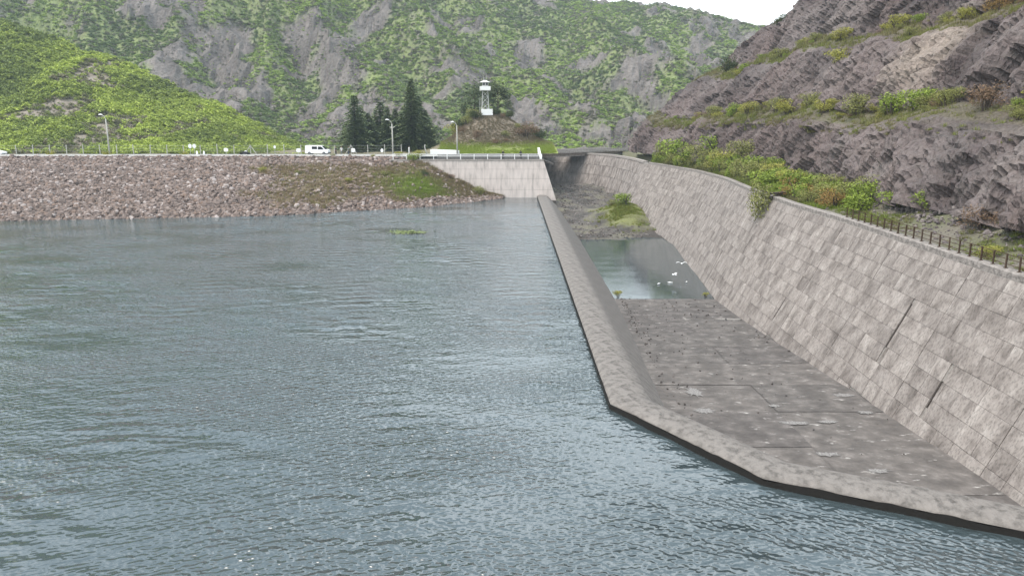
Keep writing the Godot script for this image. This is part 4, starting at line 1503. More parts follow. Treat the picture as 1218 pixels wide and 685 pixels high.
func build_shrubs() -> void:
	rng.seed = 808
	var prof := cliff_profile()
	var kinds := {}
	for e in [
		["green", "leafy_shrub", 1.25, 14, 1500, 0.05, Color(0.12, 0.165, 0.035), Color(0.28, 0.35, 0.065)],
		["yellow", "yellow_shrub", 1.4, 14, 1500, 0.045, Color(0.20, 0.195, 0.055), Color(0.38, 0.365, 0.09)],
		["olive", "olive_shrub", 1.4, 13, 1500, 0.045, Color(0.13, 0.14, 0.055), Color(0.28, 0.28, 0.095)],
		["brown", "twiggy_shrub", 1.5, 13, 1500, 0.04, Color(0.13, 0.085, 0.06), Color(0.235, 0.16, 0.105)],
		["orange", "orange_shrub", 1.6, 13, 1500, 0.042, Color(0.21, 0.12, 0.05), Color(0.30, 0.21, 0.07)],
		["dark", "dark_shrub", 1.3, 13, 1500, 0.05, Color(0.035, 0.05, 0.025), Color(0.085, 0.10, 0.04)],
	]:
		kinds[e[0]] = []
		for q in 2:
			kinds[e[0]].push_back(make_shrub(e[1], "", "shrub", 1.0, e[2] * (1.0 + 0.15 * q), e[3] - q * 3, e[4], e[5], e[6], e[7], ""))
	var pick := func(kind: String) -> Node3D:
		return kinds[kind][rng.randi() % 2]
	# along the wall top: [distance, offset from the coping, height, kind, label]
	var berm := [
		[139.0, 1.6, 4.2, "green", "tallest bright green bush above the far end of the leaning wall"], [132.0, 1.4, 3.2, "green", "rounded bright green bush beside the tallest one on the wall top"], [146.0, 2.0, 2.6, "olive", "dull olive bush at the wall corner by the bridge"], [127.0, 1.6, 3.0, "olive", "olive bush spilling over the wall between green bushes"], [122.0, 2.6, 3.2, "green", "bright green bush with flat crown above the wall bend"],
		[115.0, 1.6, 2.4, "yellow", "yellow-green bush above the wall bend"], [110.0, 3.2, 2.6, "olive", "olive bush against the cliff foot above the wall bend"], [104.0, 1.4, 2.2, "olive", "low olive bush on the wall edge past the bend"], [99.0, 3.0, 2.4, "green", "fresh green bush at the cliff foot past the bend"], [95.0, 1.2, 2.3, "olive", "grey-olive bush spilling over the wall edge"],
		[90.0, 2.8, 2.0, "yellow", "yellow bush between the wall edge and cliff foot"], [86.5, 1.0, 2.2, "green", "green bush on the wall edge beside the drooping one"], [82.0, 2.6, 1.8, "yellow", "pale yellow-green bush behind the drooping one"], [77.5, 0.2, 2.3, "olive", "drooping olive bush hanging down over the wall face"], [75.5, 1.6, 1.7, "orange", "reddish bush next to the drooping one"], [72.0, 3.4, 1.5, "green", "low green bush at the cliff foot behind the reddish ones"],
		[66.0, 1.7, 1.5, "orange", "orange-brown bush at the start of the rusty railing"], [69.0, 2.6, 1.3, "yellow", "small yellow bush behind the orange-brown one"], [60.0, 3.6, 1.5, "green", "bright green weedy bush behind the railing"], [56.0, 4.1, 1.5, "green", "bright green weedy bush nearest the rock behind the railing"], [63.0, 4.0, 1.3, "green", "small bright green bush under the cliff behind the railing"],
		[46.5, 3.2, 1.5, "brown", "brown twiggy bush under the cliff behind the railing"], [41.3, 0.9, 0.75, "yellow", "small yellow-green weed between the railing posts"], [49.5, 4.2, 0.8, "olive", "small olive bush beside the brown twiggy one"], [38.0, 2.2, 0.7, "orange", "low rusty-brown weed behind the railing"],
	]
	for e in berm:
		var d: float = e[0]
		var x: float = table(TOP_X, d) + 0.5 + e[1]
		var f := clampf((x - table(TOP_X, d) - 0.75) / maxf(cliff_x(d) + 0.45 - table(TOP_X, d), 1.0), 0, 1.2)
		var y := 7.1 + f * f * 1.9
		if e[1] < 0.5:
			y = 7.35
			x = table(TOP_X, d) + 0.5
		var o := copy_of(pick.call(e[3]), Vector3(x, y, -d), rng.randf() * TAU, e[2] * (1.3 if d > 62.0 else 1.15))
		if e[1] < 0.5:
			o.rotation = Vector3(0.15, 0.0, 1.85)
		tag(o, e[4], "shrub", "shrubs along the wall top")
	# benches of the cliff: [distance along the cliff, bench, height, kind, label]
	var bench := [
		[52.5, 4.6, 2.2, "yellow", "golden shrub on the lower cliff ledge beside a brown one"], [59.0, 4.5, 2.3, "brown", "brown leafless shrub on the lower cliff ledge beside a golden one"], [73.0, 4.6, 2.6, "green", "large green shrub pair member with darker leaves on the lower ledge"], [77.0, 4.6, 2.4, "green", "large green shrub next to its twin on the lower ledge"], [47.0, 4.8, 2.6, "green", "green shrub on the lower cliff ledge at the steep end"],
		[65.0, 4.7, 1.6, "olive", "low olive shrub between brown and green ones on the lower ledge"], [84.0, 4.7, 2.6, "olive", "thin olive shrub on the lower ledge past the green pair"], [90.0, 4.5, 1.9, "yellow", "yellow-green shrub midway along the lower ledge"], [96.0, 4.7, 2.0, "olive", "olive-brown shrub midway along the lower ledge"], [104.0, 4.5, 2.4, "yellow", "pale yellow shrub on the lower ledge below a grassy one"],
		[110.0, 4.6, 2.3, "olive", "rounded olive shrub on the lower ledge"], [117.0, 4.5, 2.0, "yellow", "straw-coloured shrub towards the far end of the lower ledge"], [125.0, 4.6, 2.2, "green", "green shrub towards the far end of the lower ledge"], [133.0, 4.5, 2.0, "olive", "olive shrub near the nose of the lower ledge"], [142.0, 4.5, 1.8, "brown", "brownish shrub at the nose of the lower ledge"],
		[99.0, 7.2, 2.3, "yellow", "yellow-green shrub clinging to the cliff between two ledges"], [160.0, 9.7, 3.6, "dark", "dark round shrub on the cliff nose"], [150.0, 9.6, 2.2, "green", "green shrub beside the dark one on the cliff nose"], [120.0, 9.5, 1.9, "yellow", "yellow shrub on the middle cliff ledge"], [108.0, 9.6, 1.9, "yellow", "straw shrub on the middle cliff ledge"], [131.0, 9.6, 1.6, "olive", "olive shrub on the middle cliff ledge"],
		[94.0, 9.5, 1.8, "yellow", "pale shrub on the middle cliff ledge by the tan rock"], [77.0, 9.7, 1.7, "orange", "rusty shrub on the middle cliff ledge above the tan rock"], [71.0, 9.7, 1.6, "olive", "grey-green shrub on the middle cliff ledge by the rusty one"], [140.0, 13.2, 3.0, "olive", "olive bush high on the skyline of the cliff"], [152.0, 12.6, 2.6, "dark", "dark bush high on the skyline of the cliff"],
		[55.0, 6.7, 1.4, "yellow", "small golden shrub clinging to the rock above the lower ledge"],
	]
	for e in bench:
		var p: Vector3 = cliff_at(e[0], e[1], prof)[0]
		var o := copy_of(pick.call(e[3]), p + Vector3(0, -0.15, 0), rng.randf() * TAU, e[2])
		tag(o, e[4], "shrub", "shrubs on the cliff ledges")
	var tree := make_pine(6.0, 2.4, 33, "cliff_tree", Color(0.02, 0.03, 0.02), Color(0.05, 0.06, 0.03))
	var tp: Vector3 = cliff_at(133.0, 13.6, prof)[0]
	var to := copy_of(tree, tp, 0.6, 1.0)
	tag(to, "dark tree on the cliff top against the white sky", "tree")
	tree.free()
	rng.seed = 809
	# dam and mound: [x, d, height, kind, label]
	var dry := [[-93.6, 158.6, 1.5, "yellow", "yellow bush on the kerb before the first lamp post"], [-82.0, 158.6, 1.4, "yellow", "bright yellow bush on the kerb beside the first lamp post"], [-66.5, 158.6, 1.35, "yellow", "yellow bush on the kerb below two round signs"], [-100.0, 158.3, 0.7, "olive", "low dry bush on the kerb by the white car"], [-18.8, 157.2, 1.6, "yellow", "olive-yellow bush on the crest beside the forked lamp post"], [-19.3, 154.4, 1.9, "green", "bright green bush on the rocks below the forked lamp post"],
		[-22.8, 157.8, 1.3, "yellow", "mustard bush on the crest edge behind the rocks"], [-16.5, 149.5, 1.3, "dark", "dark bush on the grassy bank"], [-6.4, 151.6, 2.0, "olive", "olive bush at the foot of the pale abutment wall"], [-12.2, 153.6, 1.3, "brown", "dry brown bush against the pale abutment wall"], [-24.0, 147.5, 1.2, "olive", "olive tussock on the earth bank"], [-30.0, 143.0, 1.1, "yellow", "yellowish tussock on the earth bank"], [-47.0, 147.0, 1.2, "yellow", "yellowish tussock high on the earth bank"], [-40.0, 146.0, 0.9, "olive", "small olive tussock high on the earth bank"],
		[-36.0, 157.4, 0.8, "olive", "low olive bush on the crest edge below the van"], [-28.0, 157.6, 0.7, "yellow", "low yellow bush on the crest edge past the van"]]
	for e in dry:
		var y := bank_y(e[0], e[1]) if e[1] < 157.0 else 7.9
		var o := copy_of(pick.call(e[3]), Vector3(e[0], y - 0.1, -e[1]), rng.randf() * TAU, e[2])
		tag(o, e[4], "shrub", "shrubs on the dam")
	var mound := [[-13.4, 193.0, 4.2, "yellow", "tall yellow-green bush on the lamp side of the mound"], [-12.2, 189.0, 3.2, "dark", "dark bush at the lamp side foot of the mound"], [-9.5, 190.0, 2.5, "olive", "olive bush below the watchtower pines"], [3.2, 184.0, 3.8, "brown", "dark reddish-brown bush on the bridge side of the mound"], [6.4, 188.0, 3.0, "dark", "dark bush at the bridge side foot of the mound"], [4.6, 192.0, 3.2, "dark", "dark bush behind the sloped white parapet"], [-1.5, 181.0, 1.6, "olive", "olive bush on the slope of the mound"], [-8.0, 181.0, 1.5, "brown", "brown bush on the slope of the mound"],
		[0.5, 172.5, 0.9, "green", "small green bush on the lawn at the mound foot"], [3.6, 171.5, 1.2, "green", "green bush on the lawn next to the sloped parapet"], [-3.4, 177.5, 1.3, "brown", "dry bush halfway up the mound"], [-8.6, 186.0, 2.6, "dark", "dark bush hiding the ladder side of the watchtower foot"], [-3.6, 187.0, 2.2, "dark", "dark bush beside the watchtower base block"], [-10.6, 186.5, 2.4, "olive", "olive bush on the mound shoulder toward the lamp"], [-0.8, 188.5, 2.4, "dark", "dark bush on the mound shoulder toward the bridge"]]
	for e in mound:
		var o := copy_of(pick.call(e[3]), Vector3(e[0], mound_y(e[0], e[1]) - 0.2, -e[1]), rng.randf() * TAU, e[2])
		tag(o, e[4], "shrub", "shrubs on the watchtower mound")
	var bush := [[20.3, 139.0, 2.6, "green", "vivid green bush growing on the silt in the spillway channel"], [18.2, 141.5, 1.3, "olive", "small olive bush beside the green one in the channel"], [10.9, 77.6, 0.75, "yellow", "tuft of weeds at the weir foot by the pool"], [20.0, 77.8, 0.5, "yellow", "tuft of weeds at the wall foot by the pool"]]
	for e in bush:
		var y := floor_y(e[1]) + 2.3 * exp(-pow((e[0] - 20.5) / 4.2, 2.0) - pow((e[1] - 140.0) / 7.5, 2.0))
		if e[1] < 80.0:
			y = -3.05
		var o := copy_of(pick.call(e[3]), Vector3(e[0], y, -e[1]), rng.randf() * TAU, e[2])
		tag(o, e[4], "shrub")
	rng.seed = 812
	for k in 90:
		var d := lerpf(62.0, 148.0, (k + rng.randf()) / 90.0)
		var f := rng.randf_range(0.1, 0.95)
		var x := lerpf(table(TOP_X, d) + 0.9, cliff_x(d) + 0.5, f)
		var green: bool = rng.randf() < 0.5
		var o := copy_of(pick.call("green" if green else "olive"), Vector3(x, 7.0 + f * f * 1.8, -d), rng.randf() * TAU, rng.randf_range(1.1, 2.4) * (1.0 if d < 110.0 else 1.2))
		tag(o, "bright green bush crowded into the thicket along the wall top" if green else "olive-green bush crowded into the thicket along the wall top", "shrub", "thicket along the wall top")
	for k in 22:
		var a := rng.randf() * TAU
		var x := -5.5 + cos(a) * rng.randf_range(3.0, 12.0)
		var d := 188.0 + sin(a) * 8.0 - 2.0
		if mound_y(x, d) < 9.9:
			continue
		var brown: bool = rng.randf() < 0.55
		var o := copy_of(pick.call("brown" if brown else "olive"), Vector3(x, mound_y(x, d) - 0.2, -d), rng.randf() * TAU, rng.randf_range(1.0, 2.0))
		tag(o, "dry brown scrub bush on the watchtower mound slope" if brown else "grey-green scrub bush on the watchtower mound slope", "shrub", "scrub on the watchtower mound")
	for k in 110:
		var q: float = [4.6, 9.6][k % 2] + rng.randf_range(-0.5, 0.5)
		var sd := 41.0 + 124.0 * pow(rng.randf(), 1.5)
		var kind: String = ["yellow", "olive", "brown", "green", "olive", "yellow", "olive"][rng.randi() % 7]
		var o := copy_of(pick.call(kind), cliff_at(sd, q, prof)[0] + Vector3(0, -0.12, 0), rng.randf() * TAU, rng.randf_range(0.6, 1.5))
		var tone: String = {"yellow": "yellowish", "olive": "grey-green", "brown": "brown", "green": "green"}[kind]
		tag(o, "low %s bush in the scrub of the %s cliff ledge" % [tone, "lower" if k % 2 == 0 else "middle"], "shrub", "low scrub on the cliff ledges")
	for k in kinds:
		for q in kinds[k]:
			q.free()
	# grass on the berm and ledges
	rng.seed = 810
	var tw := []
	var tt := []
	for k in 9000:
		var d := rng.randf_range(28.0, 150.0)
		var f := rng.randf()
		var x := lerpf(table(TOP_X, d) + 0.9, cliff_x(d) + 0.6, f)
		if rng.randf() > 0.5 + n_mid.get_noise_2d(x * 2.0, d * 2.0) * 1.3 + (0.3 if d > 70.0 else -0.25):
			continue
		tw.push_back(Transform3D(up_basis(rng.randf() * TAU, Vector3.ONE * rng.randf_range(0.5, 1.2) * clampf(d / 100.0, 0.45, 1.0)), Vector3(x, 7.2 + f * f * 1.8, -d)))
		tt.push_back(Color(0.19, 0.165, 0.09).lerp(Color(0.19, 0.25, 0.045), clampf(0.5 + n_mid.get_noise_2d(x + 40.0, d) * 1.3 + rng.randfn() * 0.2, 0, 1)))
	for k in 8000:
		var s := rng.randf_range(35.0, 215.0)
		var q: float = [rng.randf_range(4.0, 5.15), rng.randf_range(9.0, 10.15), rng.randf_range(13.2, 16.0), rng.randf_range(2.6, 4.2), rng.randf_range(8.3, 9.4)][k % 5]
		var dens := n_mid.get_noise_2d(s * 0.8, q * 4.0) + (0.3 if k % 5 < 3 else -0.1) + (0.3 if s < 90.0 else 0.0)
		if rng.randf() > 0.5 + dens:
			continue
		var p: Vector3 = cliff_at(s, q, prof)[0]
		tw.push_back(Transform3D(up_basis(rng.randf() * TAU, Vector3.ONE * rng.randf_range(0.5, 1.5) * clampf(s / 120.0, 0.4, 1.0)), p + Vector3(0, -0.05, 0)))
		tt.push_back(Color(0.22, 0.19, 0.10).lerp(Color(0.21, 0.23, 0.065), clampf(0.5 + n_mid.get_noise_2d(s, q * 9.0) * 1.3 + rng.randfn() * 0.25, 0, 1)))
	many("ledge_grass", tuft_mesh(62, 30, 0.5, 0.45), M.leaf, tw, tt, "grass and weeds on the cliff ledges and wall top", "grass")
	# lawn at the foot of the mound and weeds on the mound and channel silt
	tw = []
	tt = []
	for k in 9000:
		var x := rng.randf_range(-17.0, 9.5)
		var d := rng.randf_range(169.0, 196.0)
		var y := mound_y(x, d)
		tw.push_back(Transform3D(up_basis(rng.randf() * TAU, Vector3.ONE * rng.randf_range(0.5, 1.0)), Vector3(x, y, -d)))
		tt.push_back(Color(0.25, 0.31, 0.06).lerp(Color(0.22, 0.18, 0.12), smoothstep(9.4, 10.6, y + rng.randfn() * 0.3)))
	for k in 900:
		var x := 20.0 + rng.randfn() * 2.2
		var d := 137.0 + rng.randfn() * 4.0
		if x > table(BASE_X, d) + 0.6:
			continue
		tw.push_back(Transform3D(up_basis(rng.randf() * TAU, Vector3.ONE * rng.randf_range(0.5, 1.0)), Vector3(x, floor_y(d) + 2.3 * exp(-pow((x - 20.5) / 4.2, 2.0) - pow((d - 140.0) / 7.5, 2.0)), -d)))
		tt.push_back(Color(0.22, 0.21, 0.06).lerp(Color(0.17, 0.22, 0.04), rng.randf()))
	many("lawn_grass", tuft_mesh(63, 24, 0.4, 0.5), M.leaf, tw, tt, "yellow-green grass on the mound foot and channel silt", "grass")
	# weed patch in the lake
	var wp := MB.new()
	for k in 260:
		var o := Vector3(rng.randfn() * 1.3, rng.randf_range(0.02, 0.16), rng.randfn() * 0.8)
		var a := Vector3(rng.randfn(), 0.25 * rng.randfn(), rng.randfn()).normalized() * 0.3
		var b := Vector3(-a.z, 0.02, a.x) * 0.4
		wp.col = Color(0.13, 0.16, 0.06).lerp(Color(0.22, 0.26, 0.11), rng.randf())
		wp.quad(o - a, o - b, o + a, o + b)
	var ws := solid("water_weed", wp.mesh(), M.leaf, "thing")
	ws.position = Vector3(-14.0, 0.03, -103.5)
	tag(ws, "green floating weed patch on the open reservoir water", "water weed")

func wheel(parent: Node, o: Vector3, r: float, w: float, axis: Vector3) -> void:
	var ty := MB.new()
	ty.lathe(o - axis * w * 0.5, axis, [Vector2(0, r * 0.62), Vector2(0, r * 0.92), Vector2(w * 0.2, r), Vector2(w * 0.8, r), Vector2(w, r * 0.92), Vector2(w, r * 0.62)], 18)
	var n := part("wheel", ty.mesh(true), M.rubber, parent)
	var rm := MB.new()
	rm.lathe(o + axis * w * 0.42, axis, [Vector2(0, r * 0.6), Vector2(w * 0.1, r * 0.55), Vector2(w * 0.04, r * 0.2), Vector2(w * 0.12, r * 0.1)], 14)
	part("rim", rm.mesh(), M.rim, n)

func build_crest_things() -> void:
	var Y := 8.1
	var X := Vector3(1, 0, 0)
	var Z := Vector3(0, 0, 1)
	# van, its nose to the right
	var v := thing("parked_van", "white panel van parked on the dam crest road", "van", Vector3(-40.4, Y, -163.2), -0.05)
	var mb := MB.new()
	mb.extrude(PackedVector2Array([Vector2(-2.45, 0.35), Vector2(2.3, 0.32), Vector2(2.42, 0.55), Vector2(2.38, 0.98), Vector2(1.75, 1.16), Vector2(1.02, 1.88), Vector2(0.75, 1.95), Vector2(-2.2, 1.97), Vector2(-2.42, 1.85)]), 0.94, 0.09, Vector3.ZERO, X, Z)
	part("body", mb.mesh(), M.car_white, v)
	for s in [-1.0, 1.0]:
		var w := MB.new()
		w.extrude(PackedVector2Array([Vector2(0.28, 1.14), Vector2(1.52, 1.14), Vector2(1.0, 1.74), Vector2(0.32, 1.74)]), 0.01, 0.004, Vector3(0, 0, 0.945 * s), X, Z)
		part("side_window", w.mesh(), M.glass, v)
		var w2 := MB.new()
		w2.extrude(PackedVector2Array([Vector2(-0.98, 1.2), Vector2(0.12, 1.2), Vector2(0.12, 1.74), Vector2(-0.98, 1.74)]), 0.01, 0.004, Vector3(0, 0, 0.945 * s), X, Z)
		part("side_window", w2.mesh(), M.glass, v)
		var h := MB.new()
		h.box(Vector3(2.40, 0.82, 0.66 * s), Vector3(0.06, 0.2, 0.3))
		part("headlight", h.mesh(), M.lamp_lens, v)
		for xx in [-1.55, 1.5]:
			wheel(v, Vector3(xx, 0.34, 0.84 * s), 0.34, 0.22, Z * s)
	var ws := MB.new()
	ws.quad(Vector3(1.79, 1.19, 0.8), Vector3(1.79, 1.19, -0.8), Vector3(1.09, 1.86, -0.74), Vector3(1.09, 1.86, 0.74))
	part("windscreen", ws.mesh(), M.glass, v)
	var bp := MB.new()
	bp.box(Vector3(2.42, 0.42, 0), Vector3(0.12, 0.24, 1.7))
	part("bumper", bp.mesh(), M.black, v)
	# car at the frame edge
	var c := thing("parked_car", "white saloon car on the crest road at the hill end", "car", Vector3(-107.0, Y, -162.0), 0.0)
	mb = MB.new()
	mb.extrude(PackedVector2Array([Vector2(-2.1, 0.3), Vector2(2.05, 0.28), Vector2(2.15, 0.5), Vector2(2.05, 0.72), Vector2(1.0, 0.92), Vector2(-1.6, 0.95), Vector2(-2.12, 0.85)]), 0.85, 0.08, Vector3.ZERO, X, Z)
	part("body", mb.mesh(), M.car_white, c)
	mb = MB.new()
	mb.extrude(PackedVector2Array([Vector2(-1.7, 0.9), Vector2(1.05, 0.88), Vector2(0.3, 1.4), Vector2(-1.1, 1.42)]), 0.72, 0.09, Vector3.ZERO, X, Z)
	part("cabin", mb.mesh(), M.car_white, c)
	for s in [-1.0, 1.0]:
		var w := MB.new()
		w.extrude(PackedVector2Array([Vector2(-1.35, 0.97), Vector2(0.78, 0.95), Vector2(0.24, 1.33), Vector2(-1.02, 1.34)]), 0.01, 0.004, Vector3(0, 0, 0.722 * s), X, Z)
		part("side_window", w.mesh(), M.glass, c)
		for xx in [-1.3, 1.3]:
			wheel(c, Vector3(xx, 0.31, 0.78 * s), 0.31, 0.2, Z * s)
		var h := MB.new()
		h.box(Vector3(2.07, 0.6, 0.58 * s), Vector3(0.08, 0.13, 0.34))
		part("headlight", h.mesh(), M.lamp_lens, c)
	# motorcycle
	var m := thing("motorcycle", "dark motorcycle standing beside the kerb below the fence", "motorcycle", Vector3(-54.2, Y + 0.02, -159.0), 0.15)
	for xx in [-0.72, 0.72]:
		var ty := MB.new()
		ty.lathe(Vector3(xx, 0.33, -0.06), Z, [Vector2(0, 0.24), Vector2(0.0, 0.31), Vector2(0.06, 0.34), Vector2(0.12, 0.31), Vector2(0.12, 0.24)], 16)
		var wn := part("wheel", ty.mesh(true), M.rubber, m)
		var rm := MB.new()
		rm.lathe(Vector3(xx, 0.33, -0.03), Z, [Vector2(0, 0.22), Vector2(0.06, 0.22)], 12)
		part("rim", rm.mesh(), M.rim, wn)
	mb = MB.new()
	mb.extrude(PackedVector2Array([Vector2(-0.5, 0.32), Vector2(0.35, 0.3), Vector2(0.5, 0.62), Vector2(0.3, 0.86), Vector2(-0.2, 0.8), Vector2(-0.62, 0.66)]), 0.2, 0.05, Vector3.ZERO, X, Z)
	part("engine_body", mb.mesh(), M.black, m)
	mb = MB.new()
	mb.extrude(PackedVector2Array([Vector2(-0.05, 0.82), Vector2(0.42, 0.76), Vector2(0.4, 0.98), Vector2(0.05, 1.0)]), 0.16, 0.04, Vector3.ZERO, X, Z)
	part("fuel_tank", mb.mesh(), M.white, m)
	mb = MB.new()
	mb.extrude(PackedVector2Array([Vector2(-0.95, 0.8), Vector2(-0.05, 0.78), Vector2(-0.08, 0.9), Vector2(-0.95, 0.95)]), 0.15, 0.04, Vector3.ZERO, X, Z)
	part("seat", mb.mesh(), M.black, m)
	mb = MB.new()
	mb.tube([Vector3(0.72, 0.33, 0), Vector3(0.42, 1.02, 0)], [0.045, 0.045], 6)
	mb.tube([Vector3(0.36, 1.1, -0.36), Vector3(0.44, 1.06, 0), Vector3(0.36, 1.1, 0.36)], [0.025, 0.025, 0.025], 6)
	part("fork", mb.mesh(), M.black, m)
	# fence behind the road
	var f := thing("roadside_fence", "wire fence on pale concrete posts behind the crest road", "fence")
	rng.seed = 909
	var first := Vector3.ZERO
	var lines := [[], [], []]
	for k in 27:
		var x := -118.0 + k * 3.62
		var o := Vector3(x, 8.05, -169.4)
		var p := MB.new()
		var lean := Vector3(rng.randfn() * 0.05, 2.0 + rng.randfn() * 0.06, rng.randfn() * 0.05)
		p.tube([o - Vector3(0, 0.3, 0), o + lean], [0.105, 0.085], 4)
		var pn := part("post", p.mesh(), M.pale_post, f)
		if k == 17 or k == 23:
			for s in [-1.0, 1.0]:
				var br := MB.new()
				br.tube([o + Vector3(s * 1.25, 0, 0.1), o + Vector3(s * 0.08, 1.7, 0.1)], [0.08, 0.07], 4)
				part("brace", br.mesh(), M.pale_post, pn)
		for q in 3:
			lines[q].push_back(o + Vector3(0, [0.6, 1.2, 1.8][q], 0.1))
	for q in 3:
		var p := MB.new()
		var rr := []
		for e in lines[q]:
			rr.push_back(0.012)
		p.tube(lines[q], rr, 4)
		part("wire", p.mesh(), M.galv, f)
	# lamp posts
	lamp_post("slender pale lamp post on the crest road among yellow bushes", Vector3(-81.7, 8.0, -159.0), 8.2, false)
	lamp_post("pale lamp post with forked arms in front of the conifer grove", Vector3(-24.1, 7.6, -158.6), 7.6, true)
	lamp_post("pale lamp post beside the mound behind the white railing", Vector3(-11.7, 7.8, -167.5), 7.0, false)
	# signs
	var signs := [[-67.9, -165.5, 1.75, 0.75, 0.9, "round white sign on the hill end side of a pair above the yellow bush"], [-67.0, -165.5, 1.75, 0.75, 0.9, "round white sign on the van side of a pair above the yellow bush"], [-60.0, -164.5, 1.0, 0.95, 0.75, "white sign on a thin post before the motorcycle"], [-50.2, -166.0, 1.55, 0.5, 0.65, "small white sign beside the braced fence post"], [-45.2, -166.0, 0.85, 0.95, 0.8, "white square sign just behind the van"], [-33.6, -166.0, 0.85, 0.85, 0.85, "white sign in front of the smallest conifer"], [-27.6, -166.5, 0.8, 0.62, 0.8, "white oval sign between fence posts by the forked lamp"]]
	for s in signs:
		var o := thing("road_sign", s[5], "sign", Vector3(s[0], 8.1, s[1]), rng.randfn() * 0.12, "white roadside signs")
		var p := MB.new()
		p.tube([Vector3(0, -0.1, 0), Vector3(0, s[2] + s[4] * 0.4, 0)], [0.04, 0.04], 6)
		part("post", p.mesh(), M.galv, o)
		var pl := MB.new()
		var poly := PackedVector2Array()
		for k in 16:
			var a := TAU * k / 16.0
			var e := 0.55 if s[3] > 0.8 else 1.0
			poly.push_back(Vector2(signf(cos(a)) * pow(absf(cos(a)), e) * s[3] * 0.5, s[2] + signf(sin(a)) * pow(absf(sin(a)), e) * s[4] * 0.5))
		pl.extrude(poly, 0.02, 0.01, Vector3(0, 0, 0.06), X, Z)
		part("plate", pl.mesh(), M.white, o)
	# two white marker cones on the kerb
	for k in 2:
		var o := thing("marker_stone", ["white marker stone on the kerb, on the yellow bush side of its twin", "white marker stone on the kerb, on the motorcycle side of its twin"][k], "marker", Vector3([-63.6, -62.2][k], 8.3, -158.2), 0, "white marker stones")
		var p := MB.new()
		p.lathe(Vector3.ZERO, Vector3.UP, [Vector2(0, 0.2), Vector2(0.3, 0.19), Vector2(0.75, 0.1), Vector2(0.8, 0.03)], 10)
		part("stone_body", p.mesh(true), M.white, o)
	# low white wall and bent white pole behind the railing
	var lw := thing("low_white_wall", "long low white wall behind the railing near the mound", "wall")
	mb = MB.new()
	mb.extrude(PackedVector2Array([Vector2(-3.1, -0.3), Vector2(3.1, -0.3), Vector2(3.1, 0.75), Vector2(2.0, 0.86), Vector2(-2.6, 1.02), Vector2(-3.1, 0.9)]), 0.35, 0.06, Vector3(-14.4, 8.1, -168.0), X, Z)
	part("wall_body", mb.mesh(), M.white, lw)
	var cp := thing("white_post", "bent white pole standing beside the low white wall", "pole")
	mb = MB.new()
	mb.tube([Vector3(-18.1, 7.9, -168.0), Vector3(-18.5, 8.8, -168.0), Vector3(-18.7, 9.6, -168.0), Vector3(-18.6, 10.1, -168.0)], [0.14, 0.13, 0.12, 0.1], 7)
	part("pole_shaft", mb.mesh(true), M.pale_post, cp)
	build_tower()
	# people
	var white := Color(0.62, 0.62, 0.60)
	var dark := Color(0.02, 0.02, 0.025)
	var blue := Color(0.05, 0.06, 0.09)
	var grey_c := Color(0.2, 0.2, 0.2)
	person("person in a light top and grey trousers standing behind the van", Vector3(-35.2, Y, -161.8), 0.4, white, grey_c, 0.3)
	person("person in dark clothes next to the van's nose", Vector3(-36.3, Y, -161.6), -0.8, dark, dark, 0.15)
	person("person in a grey-green top standing by the fence post past the van", Vector3(-33.7, Y, -161.4), 1.4, Color(0.16, 0.2, 0.17), blue, 0.5)
	person("person in white in front of the dark conifers", Vector3(-22.2, 8.0, -169.0), 2.2, white, white, 0.2)
	person("person in black leaning at the railing under the lawn, nearer the mound", Vector3(-1.8, 7.55, -156.6), 0.2, dark, dark, 0.35)
	person("person in black at the railing, nearer the sloped parapet", Vector3(1.75, 7.55, -156.6), 2.9, dark, dark, 0.2)

func lamp_post(label: String, o: Vector3, h: float, fork: bool) -> void:
	var t := thing("lamp_post", label, "lamp post", o)
	var mb := MB.new()
	mb.tube([Vector3(0, -0.4, 0), Vector3(0, h * 0.5, 0), Vector3(-0.04, h * 0.9, 0)], [0.17, 0.14, 0.1], 8)
	part("mast", mb.mesh(true), M.pale_post, t)
	mb = MB.new()
	mb.tube([Vector3(-0.04, h * 0.88, 0), Vector3(-0.25, h * 0.96, 0), Vector3(-0.7, h, 0.1)], [0.09, 0.07, 0.06], 6)
	part("arm", mb.mesh(true), M.pale_post, t)
	if fork:
		mb = MB.new()
		mb.tube([Vector3(-0.5, h * 0.82, 0), Vector3(0, h * 0.78, 0), Vector3(0.5, h * 0.83, 0)], [0.08, 0.1, 0.08], 6)
		part("arm", mb.mesh(true), M.pale_post, t)
	mb = MB.new()
	mb.extrude(PackedVector2Array([Vector2(-0.45, 0.0), Vector2(0.3, 0.02), Vector2(0.3, 0.14), Vector2(-0.1, 0.26), Vector2(-0.45, 0.14)]), 0.17, 0.05, Vector3(-0.85, h - 0.05, 0.1), Vector3(1, 0, 0), Vector3(0, 0, 1))
	part("lamp_head", mb.mesh(), M.lamp_lens, t)

